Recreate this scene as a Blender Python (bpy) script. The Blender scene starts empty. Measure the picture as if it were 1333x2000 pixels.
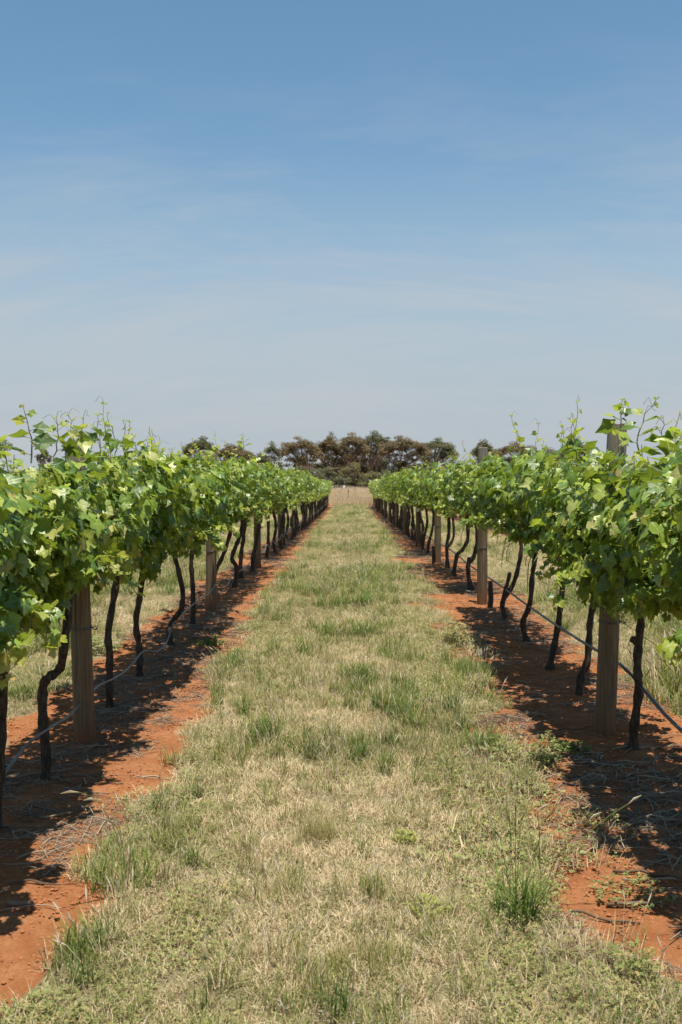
import bpy, math, random
import numpy as np
from mathutils import Vector, Matrix
from math import radians, sin, cos, pi

sc = bpy.context.scene
C = sc.collection
R = random.Random(11)
NR = np.random.RandomState(11)

# ------------------------------------------------------------------ camera, sky, sun, exposure
CAM_H, F, YAW, PITCH = 1.55, 1944.0, 0.545, 1.62
cam_d = bpy.data.cameras.new('camera')
cam = bpy.data.objects.new('camera', cam_d); C.objects.link(cam)
cam_d.sensor_fit = 'VERTICAL'; cam_d.sensor_height = 36.0; cam_d.lens = 36.0 * F / 2000
cam_d.clip_start = .05; cam_d.clip_end = 9000
cam.location = (0, 0, CAM_H); cam.rotation_euler = (radians(90 - PITCH), 0, radians(YAW))
cam_d.dof.use_dof = True; cam_d.dof.focus_distance = 5.6; cam_d.dof.aperture_fstop = 6.3
sc.camera = cam

SUN_DIR = Vector((0.05, -0.15, 1.0)).normalized()          # towards the sun
SUN_EL = math.asin(SUN_DIR.z); SUN_AZ = math.atan2(SUN_DIR.x, SUN_DIR.y)
world = bpy.data.worlds.new('World'); sc.world = world; world.use_nodes = True
wt = world.node_tree; wt.nodes.clear()
def wn(t, **k):
    n = wt.nodes.new(t)
    for a, b in k.items(): setattr(n, a, b)
    return n
sky = wn('ShaderNodeTexSky', sky_type='NISHITA', sun_disc=False, sun_elevation=SUN_EL, sun_rotation=SUN_AZ,
         altitude=100, air_density=1.1, dust_density=0.0, ozone_density=1.5)
bg = wn('ShaderNodeBackground'); bg.inputs['Strength'].default_value = 0.081
wo = wn('ShaderNodeOutputWorld')
tc = wn('ShaderNodeTexCoord'); sep = wn('ShaderNodeSeparateXYZ')
wt.links.new(tc.outputs['Generated'], sep.inputs[0])
# thin cirrus veil: noise on a flat layer overhead (direction / height), denser towards the horizon
zc = wn('ShaderNodeMath', operation='MAXIMUM'); zc.inputs[1].default_value = 0.02
za = wn('ShaderNodeMath', operation='ADD'); za.inputs[1].default_value = 0.3
wt.links.new(sep.outputs['Z'], zc.inputs[0]); wt.links.new(zc.outputs[0], za.inputs[0])
dv = wn('ShaderNodeVectorMath', operation='DIVIDE'); cb = wn('ShaderNodeCombineXYZ')
for i in range(3): wt.links.new(za.outputs[0], cb.inputs[i])
wt.links.new(tc.outputs['Generated'], dv.inputs[0]); wt.links.new(cb.outputs[0], dv.inputs[1])
mp = wn('ShaderNodeMapping'); mp.inputs['Rotation'].default_value = (2.9, 1.2, radians(-28)); mp.inputs['Scale'].default_value = (.9, 2.6, 0)
wt.links.new(dv.outputs[0], mp.inputs['Vector'])
n1 = wn('ShaderNodeTexNoise'); n1.inputs['Scale'].default_value = 1.0; n1.inputs['Detail'].default_value = 10; n1.inputs['Roughness'].default_value = .66; n1.inputs['Distortion'].default_value = .5
wt.links.new(mp.outputs[0], n1.inputs['Vector'])
r1 = wn('ShaderNodeMapRange'); r1.inputs['From Min'].default_value = .44; r1.inputs['From Max'].default_value = .74; r1.inputs['To Max'].default_value = .85
wt.links.new(n1.outputs['Fac'], r1.inputs['Value'])
r2 = wn('ShaderNodeMapRange', interpolation_type='SMOOTHSTEP'); r2.inputs['From Min'].default_value = .44; r2.inputs['From Max'].default_value = .16
wt.links.new(sep.outputs['Z'], r2.inputs['Value'])
mm = wn('ShaderNodeMath', operation='MULTIPLY'); wt.links.new(r1.outputs[0], mm.inputs[0]); wt.links.new(r2.outputs[0], mm.inputs[1])
hz = wn('ShaderNodeMapRange', interpolation_type='SMOOTHSTEP'); hz.inputs['From Min'].default_value = .36; hz.inputs['From Max'].default_value = .04; hz.inputs['To Max'].default_value = .96
wt.links.new(sep.outputs['Z'], hz.inputs['Value'])
tint = wn('ShaderNodeMixRGB', blend_type='MULTIPLY'); tint.inputs[0].default_value = 1; tint.inputs[2].default_value = (.84, 1.01, .985, 1)
hx = wn('ShaderNodeMixRGB'); hx.inputs[2].default_value = (3.7, 4.1, 4.55, 1)
mx = wn('ShaderNodeMixRGB'); mx.inputs[2].default_value = (4.4, 4.6, 4.85, 1)
wt.links.new(sky.outputs[0], tint.inputs[1]); wt.links.new(hz.outputs[0], hx.inputs[0]); wt.links.new(tint.outputs[0], hx.inputs[1])
wt.links.new(mm.outputs[0], mx.inputs[0]); wt.links.new(hx.outputs[0], mx.inputs[1])
wt.links.new(mx.outputs[0], bg.inputs['Color']); wt.links.new(bg.outputs[0], wo.inputs['Surface'])

sun_d = bpy.data.lights.new('sun', 'SUN'); sun_d.energy = 4.9; sun_d.angle = radians(.53); sun_d.color = (1, .94, .82)
sun = bpy.data.objects.new('sun', sun_d); C.objects.link(sun)
sun.rotation_euler = SUN_DIR.to_track_quat('Z', 'Y').to_euler()
sc.view_settings.view_transform = 'Standard'; sc.view_settings.look = 'None'
sc.view_settings.exposure = 0.62; sc.view_settings.gamma = 1.0; sc.view_settings.use_curve_mapping = False
sc.cycles.max_bounces = 6; sc.cycles.diffuse_bounces = 3; sc.cycles.transmission_bounces = 4

# ------------------------------------------------------------------ helpers
CAMR = cam.rotation_euler.to_matrix()
def at(px, py, Y):
    """point of the place at depth Y (metres down the row) that the photo shows at pixel px, py"""
    v = CAMR @ Vector(((px - 666.5) / F, -(py - 1000) / F, -1))
    return Vector((0, 0, CAM_H)) + v * (Y / v.y)

def _hash(ix, iy, s):
    h = (ix.astype(np.int64) * 374761393 + iy.astype(np.int64) * 668265263 + s * 974711) & 0xffffffff
    h = ((h ^ (h >> 13)) * 1274126177) & 0xffffffff
    return ((h ^ (h >> 16)) & 0xffff) / 65535.0
def vnoise(x, y, s=0):
    x = np.asarray(x, float); y = np.asarray(y, float)
    ix = np.floor(x); iy = np.floor(y); fx = x - ix; fy = y - iy
    fx = fx * fx * (3 - 2 * fx); fy = fy * fy * (3 - 2 * fy)
    a = _hash(ix, iy, s); b = _hash(ix + 1, iy, s); c = _hash(ix, iy + 1, s); d = _hash(ix + 1, iy + 1, s)
    return (a * (1 - fx) + b * fx) * (1 - fy) + (c * (1 - fx) + d * fx) * fy
def fbm(x, y, s=0, o=3):
    t = 0; a = .5; n = 0
    for k in range(o):
        t = t + a * vnoise(np.asarray(x) * 2 ** k, np.asarray(y) * 2 ** k, s + k * 17); n += a; a *= .5
    return t / n

PY = [-3000, -30, 0, 5.75, 9, 12, 17, 25, 35, 45, 66, 100, 250, 6000]
PZ = [-.6, -.4, 0, .11, .165, .205, .205, .18, .12, .07, .09, .1, .1, .1]
ROWS_END = 66.5
def soil_mask(x, y):
    """1 on the bare red strips under the rows, 0 in the grassed lanes"""
    x = np.asarray(x, float); y = np.asarray(y, float)
    t = np.abs(((x + 1.5 + 1.5) % 3.0) - 1.5)                   # distance from the nearest row line
    w = .52 + .26 * (fbm(x * 1.7 + 3, y * 1.3, 5) - .5) + .22 * (vnoise(x * 5, y * 4, 9) - .5)
    w = np.where(y > 24, w * .85, w)
    w = w + (.55 * (vnoise(x * 3.2, y * 2.2, 19) - .5) + .10 * (vnoise(x * 1.2, y * .8, 23) > .5)) * (x > .3) * (x < 1.5) * (y < 22) + .20 * (vnoise(x * 3, y * 2, 29) - .5) * (x < -.3) * (x > -1.5)
    w = w + .16 * (x > .3) * (x < 1.5) * np.clip((7 - y) / 3, 0, 1)
    m = np.clip((w - t) / .10 + .5, 0, 1)
    m = m * (np.abs(x) < 9.3) * (y < ROWS_END + .6)
    return m
def prof(y):
    y = np.asarray(y, float)
    return (np.interp(y - 1.5, PY, PZ) + 2 * np.interp(y, PY, PZ) + np.interp(y + 1.5, PY, PZ)) / 4
def gz(x, y):
    x = np.asarray(x, float); y = np.asarray(y, float)
    z = prof(y)
    near = np.clip((40 - y) / 20, 0, 1)
    m = soil_mask(x, y)
    z = z + near * ((fbm(x * 1.1, y * 1.1, 31) - .5) * .035 + (fbm(x * 9, y * 9, 41, 3) - .5) * (.012 + .016 * m)) - .012 * m * near
    return z
def gzf(x, y): return float(gz(np.array([x]), np.array([y]))[0])

def tag(o, label=None, cat=None, group=None, kind=None):
    if label: o['label'] = label
    if cat: o['category'] = cat
    if group: o['group'] = group
    if kind: o['kind'] = kind
    return o
def empty(name, loc, rz=0, **k):
    o = bpy.data.objects.new(name, None); C.objects.link(o); o.empty_display_size = .1
    o.location = loc; o.rotation_euler = (0, 0, rz); return tag(o, **k)
def mesh(name, V, Fc, mats, attrs=None, smooth=False, mi=None):
    me = bpy.data.meshes.new(name)
    me.from_pydata([tuple(v) for v in V] if not isinstance(V, np.ndarray) else V.tolist(), [], Fc if isinstance(Fc, list) else Fc.tolist())
    for m in (mats if isinstance(mats, (list, tuple)) else [mats]): me.materials.append(m)
    if attrs:
        for k, a in attrs.items():
            at_ = me.attributes.new(k, 'FLOAT', 'POINT'); at_.data.foreach_set('value', np.asarray(a, dtype=np.float32))
    if mi is not None: me.polygons.foreach_set('material_index', np.asarray(mi, dtype=np.int32))
    if smooth: me.polygons.foreach_set('use_smooth', np.ones(len(me.polygons), dtype=bool))
    me.update(); return me
def obj(name, me, parent=None, loc=None, **k):
    o = bpy.data.objects.new(name, me); C.objects.link(o)
    if parent: o.parent = parent
    if loc is not None: o.location = loc
    return tag(o, **k)

class MB:
    """collects pieces into one mesh"""
    def __init__(s): s.V = []; s.F = []; s.M = []; s.n = 0
    def add(s, V, Fc, m=0):
        s.V.extend([tuple(v) for v in V]); s.F.extend([tuple(i + s.n for i in f) for f in Fc]); s.M.extend([m] * len(Fc)); s.n += len(V)
    def tube(s, P, rad, n=8, m=0, cap=True, rough=0, rng=R):
        P = [Vector(p) for p in P]
        if not isinstance(rad, (list, tuple)): rad = [rad] * len(P)
        base = s.n; V = []; Fc = []
        up = Vector((.3, .9, .1)).normalized(); T0 = None
        for i, p in enumerate(P):
            t = (P[min(i + 1, len(P) - 1)] - P[max(i - 1, 0)])
            t = t.normalized() if t.length > 1e-9 else Vector((0, 0, 1))
            if T0 is None:
                u = t.orthogonal().normalized()
            else:
                u = (u - t * u.dot(t)).normalized()
            T0 = t; v = t.cross(u)
            for k in range(n):
                a = 2 * pi * k / n
                r = rad[i] * (1 + (rng.uniform(-rough, rough) if rough else 0))
                V.append(p + (u * cos(a) + v * sin(a)) * r)
        for i in range(len(P) - 1):
            for k in range(n):
                a = i * n + k; b = i * n + (k + 1) % n
                Fc.append((a, b, b + n, a + n))
        if cap:
            Fc.append(tuple(range(n - 1, -1, -1))); Fc.append(tuple((len(P) - 1) * n + k for k in range(n)))
        s.add(V, Fc, m)
    def box(s, c, d, m=0, rot=None):
        c = Vector(c); V = []
        for x in (-1, 1):
            for y in (-1, 1):
                for z in (-1, 1):
                    v = Vector((x * d[0] / 2, y * d[1] / 2, z * d[2] / 2))
                    V.append(c + (rot @ v if rot else v))
        s.add(V, [(0, 1, 3, 2), (4, 6, 7, 5), (0, 4, 5, 1), (2, 3, 7, 6), (0, 2, 6, 4), (1, 5, 7, 3)], m)
    def mesh(s, name, mats, smooth=False): return mesh(name, s.V, s.F, mats, smooth=smooth, mi=s.M)

def smooth_path(P, k=4):
    P = [Vector(p) for p in P]; out = []
    for i in range(len(P) - 1):
        a = P[max(i - 1, 0)]; b = P[i]; c = P[i + 1]; d = P[min(i + 2, len(P) - 1)]
        for j in range(k):
            t = j / k
            out.append(.5 * ((2 * b) + (c - a) * t + (2 * a - 5 * b + 4 * c - d) * t * t + (-a + 3 * b - 3 * c + d) * t ** 3))
    out.append(P[-1]); return out

# ------------------------------------------------------------------ materials
class NT:
    def __init__(s, name):
        s.m = bpy.data.materials.new(name); s.m.use_nodes = True; s.t = s.m.node_tree; s.t.nodes.clear()
        s.out = s.t.nodes.new('ShaderNodeOutputMaterial')
    def n(s, t, ins=None, **k):
        n = s.t.nodes.new(t)
        for a, b in k.items(): setattr(n, a, b)
        for a, b in (ins or {}).items():
            if isinstance(b, bpy.types.NodeSocket): s.t.links.new(b, n.inputs[a])
            else: n.inputs[a].default_value = b
        return n
    def math(s, op, a, b=0.0, clamp=False): return s.n('ShaderNodeMath', {0: a, 1: b}, operation=op, use_clamp=clamp).outputs[0]
    def noise(s, vec, scale, detail=3, rough=.5, dist=0): return s.n('ShaderNodeTexNoise', {'Vector': vec, 'Scale': scale, 'Detail': detail, 'Roughness': rough, 'Distortion': dist}).outputs['Fac']
    def ramp(s, fac, stops, interp='LINEAR'):
        r = s.n('ShaderNodeValToRGB', {'Fac': fac}); cr = r.color_ramp; cr.interpolation = interp
        while len(cr.elements) < len(stops): cr.elements.new(.5)
        for e, (p, c) in zip(cr.elements, stops): e.position = p; e.color = (*c, 1)
        return r.outputs[0]
    def mix(s, f, a, b, mode='MIX'): return s.n('ShaderNodeMixRGB', {0: f, 1: a if isinstance(a, bpy.types.NodeSocket) else (*a, 1), 2: b if isinstance(b, bpy.types.NodeSocket) else (*b, 1)}, blend_type=mode).outputs[0]
    def maprange(s, v, a, b, c=0., d=1.): return s.n('ShaderNodeMapRange', {'Value': v, 'From Min': a, 'From Max': b, 'To Min': c, 'To Max': d}).outputs[0]
    def rnd(s):
        g = s.n('ShaderNodeNewGeometry').outputs['Random Per Island']; o = s.n('ShaderNodeObjectInfo').outputs['Random']
        return s.math('FRACT', s.math('ADD', g, o))
    def objrnd(s): return s.n('ShaderNodeObjectInfo').outputs['Random']
    def pos(s): return s.n('ShaderNodeNewGeometry').outputs['Position']
    def bump(s, h, strength=.5, dist=.01): return s.n('ShaderNodeBump', {'Height': h, 'Strength': strength, 'Distance': dist}).outputs[0]
    def pbr(s, col, rough=.8, spec=.3, normal=None, metal=0.):
        i = {'Base Color': col if isinstance(col, bpy.types.NodeSocket) else (*col, 1), 'Roughness': rough, 'Specular IOR Level': spec, 'Metallic': metal}
        if normal is not None: i['Normal'] = normal
        return s.n('ShaderNodeBsdfPrincipled', i).outputs[0]
    def done(s, sh): s.t.links.new(sh, s.out.inputs['Surface']); return s.m
    def leafy(s, col, tcol, trans, rough, spec, normal=None):
        p = s.pbr(col, rough, spec, normal)
        t = s.n('ShaderNodeBsdfTranslucent', {'Color': tcol}).outputs[0]
        return s.done(s.n('ShaderNodeMixShader', {0: trans, 1: p, 2: t}).outputs[0])

def mat_leaf(name, stops, trans=.22, rough=.40, spec=.5):
    k = NT(name); r = k.rnd(); base = k.ramp(r, stops)
    v = k.n('ShaderNodeAttribute', attribute_name='vein').outputs['Fac']
    vm = k.math('POWER', v, 7.0)
    pn = k.noise(k.pos(), 38, 3)
    c = k.mix(k.maprange(pn, .35, .7, 0, .25), base, (.20, .25, .05))
    c = k.mix(k.math('MULTIPLY', vm, .6), c, (.34, .40, .14))
    tc_ = k.mix(.55, c, (.42, .52, .05)); tc_ = k.mix(1, tc_, (1.5, 1.5, 1.2), 'MULTIPLY')
    h = k.math('ADD', k.math('MULTIPLY', vm, .6), k.math('MULTIPLY', k.noise(k.pos(), 75, 2), .8))
    return k.leafy(c, tc_, trans, rough, spec, k.bump(h, .35, .004))
M_LEAF = mat_leaf('vine_leaf', [(0, (.022, .06, .010)), (.30, (.052, .12, .015)), (.55, (.10, .185, .020)), (.80, (.20, .285, .030)), (.94, (.34, .39, .065)), (1, (.42, .41, .15))])
M_YOUNG = mat_leaf('young_leaf', [(0, (.22, .28, .05)), (.55, (.33, .36, .08)), (.88, (.42, .38, .14)), (1, (.40, .26, .10))], .4, .5, .5)
def mat_stem(name, a, b, sc_=40):
    k = NT(name); n = k.noise(k.pos(), sc_, 3)
    return k.done(k.pbr(k.mix(n, a, b), .6, .35))
M_SHOOT = mat_stem('green_shoot', (.16, .22, .05), (.26, .20, .07))
def mat_bark():
    k = NT('vine_bark'); tcn = k.n('ShaderNodeTexCoord').outputs['Object']
    mpn = k.n('ShaderNodeMapping', {'Vector': tcn, 'Scale': (1, 1, .16)}).outputs[0]
    a = k.noise(mpn, 95, 5, .65); b = k.noise(tcn, 14, 3)
    c = k.ramp(a, [(.3, (.018, .014, .011)), (.52, (.055, .042, .032)), (.72, (.13, .105, .08))])
    c = k.mix(k.maprange(b, .5, .75, 0, .5), c, (.10, .09, .07))
    return k.done(k.pbr(c, .92, .15, k.bump(a, .8, .006)))
M_BARK = mat_bark()
def mat_post():
    k = NT('weathered_pine'); tcn = k.n('ShaderNodeTexCoord').outputs['Object']; rr = k.objrnd()
    off = k.n('ShaderNodeCombineXYZ', {'X': k.math('MULTIPLY', rr, 9), 'Y': 0., 'Z': k.math('MULTIPLY', rr, 5)}).outputs[0]
    v = k.n('ShaderNodeVectorMath', {0: tcn, 1: off}, operation='ADD').outputs[0]
    mpn = k.n('ShaderNodeMapping', {'Vector': v, 'Scale': (1, 1, .05)}).outputs[0]
    g = k.noise(mpn, 70, 5, .65); g2 = k.noise(mpn, 16, 3); b = k.noise(v, 5, 4)
    c = k.ramp(g, [(.28, (.075, .055, .038)), (.5, (.16, .115, .072)), (.75, (.265, .205, .14))])
    c = k.mix(k.maprange(b, .45, .7, 0, .55), c, (.15, .125, .075))
    z = k.n('ShaderNodeSeparateXYZ', {0: tcn}).outputs['Z']
    c = k.mix(k.maprange(z, 1.25, 1.7, 0, .6), c, (.33, .30, .26))           # silvered above the vines
    c = k.mix(k.maprange(k.math('ADD', z, k.math('MULTIPLY', b, .2)), .30, .08, 0, .8), c, (.20, .085, .035))  # red dirt splash
    crack = k.maprange(g2, .36, .30, 0, .85); c = k.mix(crack, c, (.03, .024, .018))
    h = k.math('SUBTRACT', g, crack)
    return k.done(k.pbr(c, .88, .2, k.bump(h, .8, .006)))
M_POST = mat_post()
def mat_endgrain():
    k = NT('post_end_grain'); p = k.n('ShaderNodeTexCoord').outputs['Object']
    n = k.noise(p, 60, 4); return k.done(k.pbr(k.ramp(n, [(.3, (.16, .13, .10)), (.7, (.40, .36, .30))]), .9, .2, k.bump(n, .6, .004)))
M_END = mat_endgrain()
def mat_simple(name, col, rough=.7, spec=.3, metal=0., var=.25, scale=20):
    k = NT(name); n = k.noise(k.n('ShaderNodeTexCoord').outputs['Object'], scale, 4)
    c = k.mix(k.maprange(n, .3, .7, 0, 1), tuple(x * (1 - var) for x in col), tuple(min(1, x * (1 + var)) for x in col))
    return k.done(k.pbr(c, rough, spec, k.bump(n, .2, .003), metal))
M_WIRE = mat_simple('galvanised_wire', (.14, .135, .13), .5, .5, .7)
M_PIPE = mat_simple('black_poly_pipe', (.045, .045, .05), .38, .6, 0, .4, 12)
M_PIPE_G = mat_simple('dusty_poly_pipe', (.12, .12, .125), .36, .6, 0, .35, 9)
M_TAG = mat_simple('white_tag', (.75, .75, .73), .6, .3)
M_RUST = mat_simple('rusty_steel', (.17, .085, .05), .8, .3, .2)
M_PALE = mat_simple('pale_rail_paint', (.55, .55, .54), .6, .3)
M_WHITE = mat_simple('white_paint', (.55, .55, .54), .4, .4)
M_DARK = mat_simple('dark_rubber_and_glass', (.03, .033, .037), .4, .5)
M_IRON = mat_simple('dull_corrugated_iron', (.33, .35, .37), .5, .5, .3)

def mat_ground():
    k = NT('vineyard_ground'); p = k.pos()
    soil = k.n('ShaderNodeAttribute', attribute_name='soil').outputs['Fac']
    sxyz = k.n('ShaderNodeSeparateXYZ', {0: p})
    n_f = k.noise(p, 60, 5, .65); n_m = k.noise(p, 7, 5, .6); n_l = k.noise(p, 1.1, 4)
    red = k.ramp(n_m, [(.25, (.235, .088, .035)), (.5, (.345, .145, .060)), (.75, (.45, .225, .11))])
    red = k.mix(k.maprange(n_f, .35, .7, 0, .55), red, (.25, .085, .034))
    red = k.mix(k.maprange(n_l, .55, .75, 0, .35), red, (.42, .27, .16))
    thatch = k.ramp(k.noise(p, 120, 4, .7), [(.3, (.13, .095, .055)), (.5, (.27, .21, .125)), (.7, (.42, .34, .22))])  # thatch tones, darkened to put shade between the grass blades into the colour
    grn = k.mix(k.maprange(k.noise(p, .9, 4), .42, .6, .1, .65), thatch, (.14, .16, .055))
    grn = k.mix(k.maprange(n_m, .55, .75, 0, .45), grn, (.25, .12, .06))
    m = k.math('ADD', soil, k.math('MULTIPLY', k.math('SUBTRACT', n_m, .5), .9), True)
    m = k.maprange(m, .35, .6)
    c = k.mix(m, grn, red)
    dry = k.ramp(k.noise(k.n('ShaderNodeMapping', {'Vector': p, 'Scale': (.25, 1, 1)}).outputs[0], .5, 6, .65), [(.3, (.38, .26, .175)), (.55, (.53, .385, .275)), (.75, (.60, .46, .34))])
    fy = k.math('ADD', sxyz.outputs['Y'], k.math('MULTIPLY', k.noise(p, .25, 4), 9.0))
    c = k.mix(k.maprange(fy, ROWS_END + 5, ROWS_END + 9), c, dry)
    h = k.math('ADD', n_f, k.math('MULTIPLY', k.noise(p, 220, 3), .5))
    return k.done(k.pbr(c, .97, .08, k.bump(h, .9, .02)))
M_GROUND = mat_ground()
def mat_blade(name, stops, trans, rough=.6, spec=.25, tipdry=None):
    k = NT(name); g = k.n('ShaderNodeNewGeometry').outputs['Random Per Island']; o = k.objrnd()
    r = k.math('FRACT', k.math('ADD', k.math('MULTIPLY', g, .65), o))
    c = k.ramp(r, stops)
    w = k.maprange(k.noise(k.pos(), .8, 3), .35, .65); c = k.mix(w, k.mix(1, c, (.86, .86, .86), 'MULTIPLY'), c)
    return k.leafy(c, k.mix(1, c, (1.25, 1.3, .9), 'MULTIPLY'), trans, rough, spec)
M_STRAW = mat_blade('dry_straw', [(0, (.37, .265, .155)), (.3, (.56, .43, .27)), (.7, (.72, .58, .40)), (1, (.47, .40, .21))], .15, .7, .2)
M_GREEN = mat_blade('green_blade', [(0, (.075, .115, .03)), (.35, (.165, .215, .05)), (.7, (.27, .30, .085)), (.9, (.40, .37, .15)), (1, (.50, .43, .22))], .3, .6, .2)
M_DEEP = mat_blade('deep_green_blade', [(0, (.06, .11, .025)), (.5, (.11, .17, .035)), (1, (.19, .24, .06))], .28, .6, .2)
M_OLIVE = mat_blade('olive_wisp', [(0, (.20, .18, .055)), (.5, (.30, .27, .09)), (1, (.38, .33, .15))], .3, .6, .3)
M_SEED = mat_blade('seed_head', [(0, (.48, .40, .27)), (.5, (.60, .53, .40)), (1, (.66, .60, .48))], .35, .7, .2)
M_WEED = mat_blade('low_weed', [(0, (.14, .19, .06)), (.4, (.24, .28, .09)), (.75, (.36, .34, .13)), (1, (.42, .30, .13))], .25, .5, .35)
M_CANE = mat_blade('dead_cane', [(0, (.13, .085, .055)), (.5, (.24, .17, .115)), (1, (.38, .30, .22))], .0, .8, .2)
M_CLOD = mat_simple('red_clod', (.31, .125, .055), .95, .1, 0, .35, 9)

# ------------------------------------------------------------------ ground sheet
def axis(parts):
    o = []
    for a, b, s in parts: o += list(np.arange(a, b - 1e-9, s))
    return np.array(o)
gx_pos = np.concatenate([axis([(0, 2.6, .05), (2.6, 9.6, .14)]), np.array([9.6, 10.5, 12, 15, 20, 28, 40, 60, 90, 150, 250, 450, 900, 2000, 5000])])
gx = np.concatenate([-gx_pos[:0:-1], gx_pos])
gy = np.concatenate([np.array([-3000, -800, -200, -60, -20, -6, -2, 0, .8]), axis([(1.5, 9, .05), (9, 18, .1), (18, 40, .3), (40, 75, 1.), (75, 130, 5)]), np.array([130, 150, 180, 220, 260, 300, 400, 600, 1200, 3000, 6000])])
GX, GY = np.meshgrid(gx, gy)
GZ = gz(GX, GY); SM = soil_mask(GX, GY)
V = np.stack([GX.ravel(), GY.ravel(), GZ.ravel()], 1)
nx, ny = len(gx), len(gy)
ii = (np.arange(ny - 1)[:, None] * nx + np.arange(nx - 1)[None]).ravel()
Fc = np.stack([ii, ii + 1, ii + nx + 1, ii + nx], 1)
obj('ground', mesh('ground', V, Fc, M_GROUND, {'soil': SM.ravel()}, smooth=True), kind='structure')
def strip(name, x0, x1, y0, y1, dz, m):
    xs = np.linspace(x0, x1, 60); mb = MB(); Vv = []
    for i, x in enumerate(xs):
        w = .8 * sin(i * .7) ; Vv += [(x, y0 + w, gzf(x, y0) + dz), (x, y1 + w * .6, gzf(x, y1) + dz)]
    mb.add(Vv, [(2 * i, 2 * i + 2, 2 * i + 3, 2 * i + 1) for i in range(59)])
    return obj(name, mb.mesh(name, m), kind='structure')
k = NT('gravel_track'); M_TRACK = k.done(k.pbr(k.ramp(k.noise(k.pos(), 1.5, 5), [(.3, (.42, .38, .34)), (.7, (.56, .53, .50))]), .9, .1))
strip('gravel_track', -60, 90, 205, 225, .02, M_TRACK)

# ------------------------------------------------------------------ vine leaf shapes
def leaf_shape(seed, lod):
    """a five lobed toothed vine leaf: stalk joint at the origin, tip along +Y, about 1 wide; returns V, F, vein"""
    r = random.Random(seed)
    lobes = [(-142, .44), (-62, .62), (0, .80), (62, .62), (142, .44)]
    pts = []
    def P(a, d, v): pts.append((a + r.uniform(-3, 3), d * r.uniform(.93, 1.07), v))
    if lod == 0:
        seq = [(-168, .20, 0), (-155, .40, 0), (-142, .47, 1), (-122, .47, 0), (-103, .45, 0), (-88, .50, 0), (-74, .56, 0), (-62, .66, 1), (-45, .56, 0), (-30, .49, 0), (-20, .62, 0), (-9, .70, 0),
               (0, .86, 1), (9, .70, 0), (20, .62, 0), (30, .49, 0), (45, .56, 0), (62, .66, 1), (74, .56, 0), (88, .50, 0), (103, .45, 0), (122, .47, 0), (142, .47, 1), (155, .40, 0), (168, .20, 0)]
    elif lod == 1:
        seq = [(-165, .22, 0), (-142, .47, 1), (-103, .42, 0), (-66, .64, 1), (-30, .52, 0), (0, .84, 1), (30, .52, 0), (66, .64, 1), (103, .42, 0), (142, .47, 1), (165, .22, 0)]
    else:
        seq = [(-140, .48, 1), (-60, .62, 1), (0, .8, 1), (60, .62, 1), (140, .48, 1)]
    for a, d, v in seq: P(a, d, v)
    cup = r.uniform(-.25, .55); fold = r.uniform(.05, .55); tw = r.uniform(-.2, .2); droop = r.uniform(.1, .6)
    V = [(0, 0, 0)]; vein = [1.0]
    for i, (a, d, v) in enumerate(pts):
        x = d * sin(radians(a)); y = d * cos(radians(a))
        z = fold * abs(x) * .55 - cup * d * d * .5 - droop * max(y, 0) ** 2 * .5 + tw * x * y + (0 if v else r.uniform(-.05, .05))
        V.append((x, y, z)); vein.append(.97 if v else 0.0)
    Fc = [(0, i + 1, i) for i in range(1, len(pts))]
    if lod == 0:                                       # stalk
        n = len(V); V += [(-.02, 0, -.015), (.02, 0, -.015), (.015, -.45, -.38), (-.015, -.45, -.38)]; vein += [1, 1, 1, 1]
        Fc += [(0, n, n + 3, n + 2), (0, n + 2, n + 1)]
    return np.array(V), Fc, np.array(vein)
LEAF = {l: [leaf_shape(100 * l + s, l) for s in range(8)] for l in (0, 1, 2)}
LEAFM = [mesh('leaf', v, f, M_LEAF, {'vein': a}, smooth=True) for v, f, a in LEAF[0]]
YLEAFM = [mesh('leaf', v, f, M_YOUNG, {'vein': a}, smooth=True) for v, f, a in LEAF[0][:3]]

def frame(N, T):
    N = N.normalized(); T = T - N * T.dot(N)
    T = T.normalized() if T.length > 1e-5 else N.orthogonal().normalized()
    X = T.cross(N); return Matrix((X, T, N)).transposed()
def filler_leaves(rng, n, L, bot, seed, y0=0):
    """leaves packed round the cordon and the lower canopy: (pos, 3x3, size, young, outwardness, height)"""
    out = []
    while len(out) < n:
        y = rng.uniform(-L / 2 - .06, L / 2 + .06)
        gy_ = y + y0
        b = bot + .20 * (float(vnoise([gy_ * 2.6], [seed], 3)[0]) - .5) * 2
        top = 1.56 + .16 * (float(vnoise([gy_ * 2.2], [seed + 9], 4)[0]) - .5) * 2
        t = rng.random(); z = b + (top - b) * t
        w = .07 + .29 * sin(pi * min(1, (t * .66 + .04))) ** 1.3
        s = rng.choice((-1, 1))
        w *= .60 + .74 * float(vnoise([gy_ * 3.6 + 50 * s], [z * 4.2 + seed], 6)[0])
        u = rng.random() ** .45; x = s * w * u
        N = Vector((s * (.35 + .5 * u) + rng.gauss(0, .6), rng.gauss(-.12, .65), .6 + max(0, t - .6) * 1.5 + rng.gauss(0, .5)))
        T = Vector((s * .45 + rng.gauss(0, .4), rng.gauss(0, .55), -.75 + rng.gauss(0, .35)))
        out.append((Vector((x, y, z)), frame(N, T), .036 + .058 * rng.random() ** 1.4, rng.random() < .05, s * u if u > .55 else 0, t))
    return out
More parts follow.
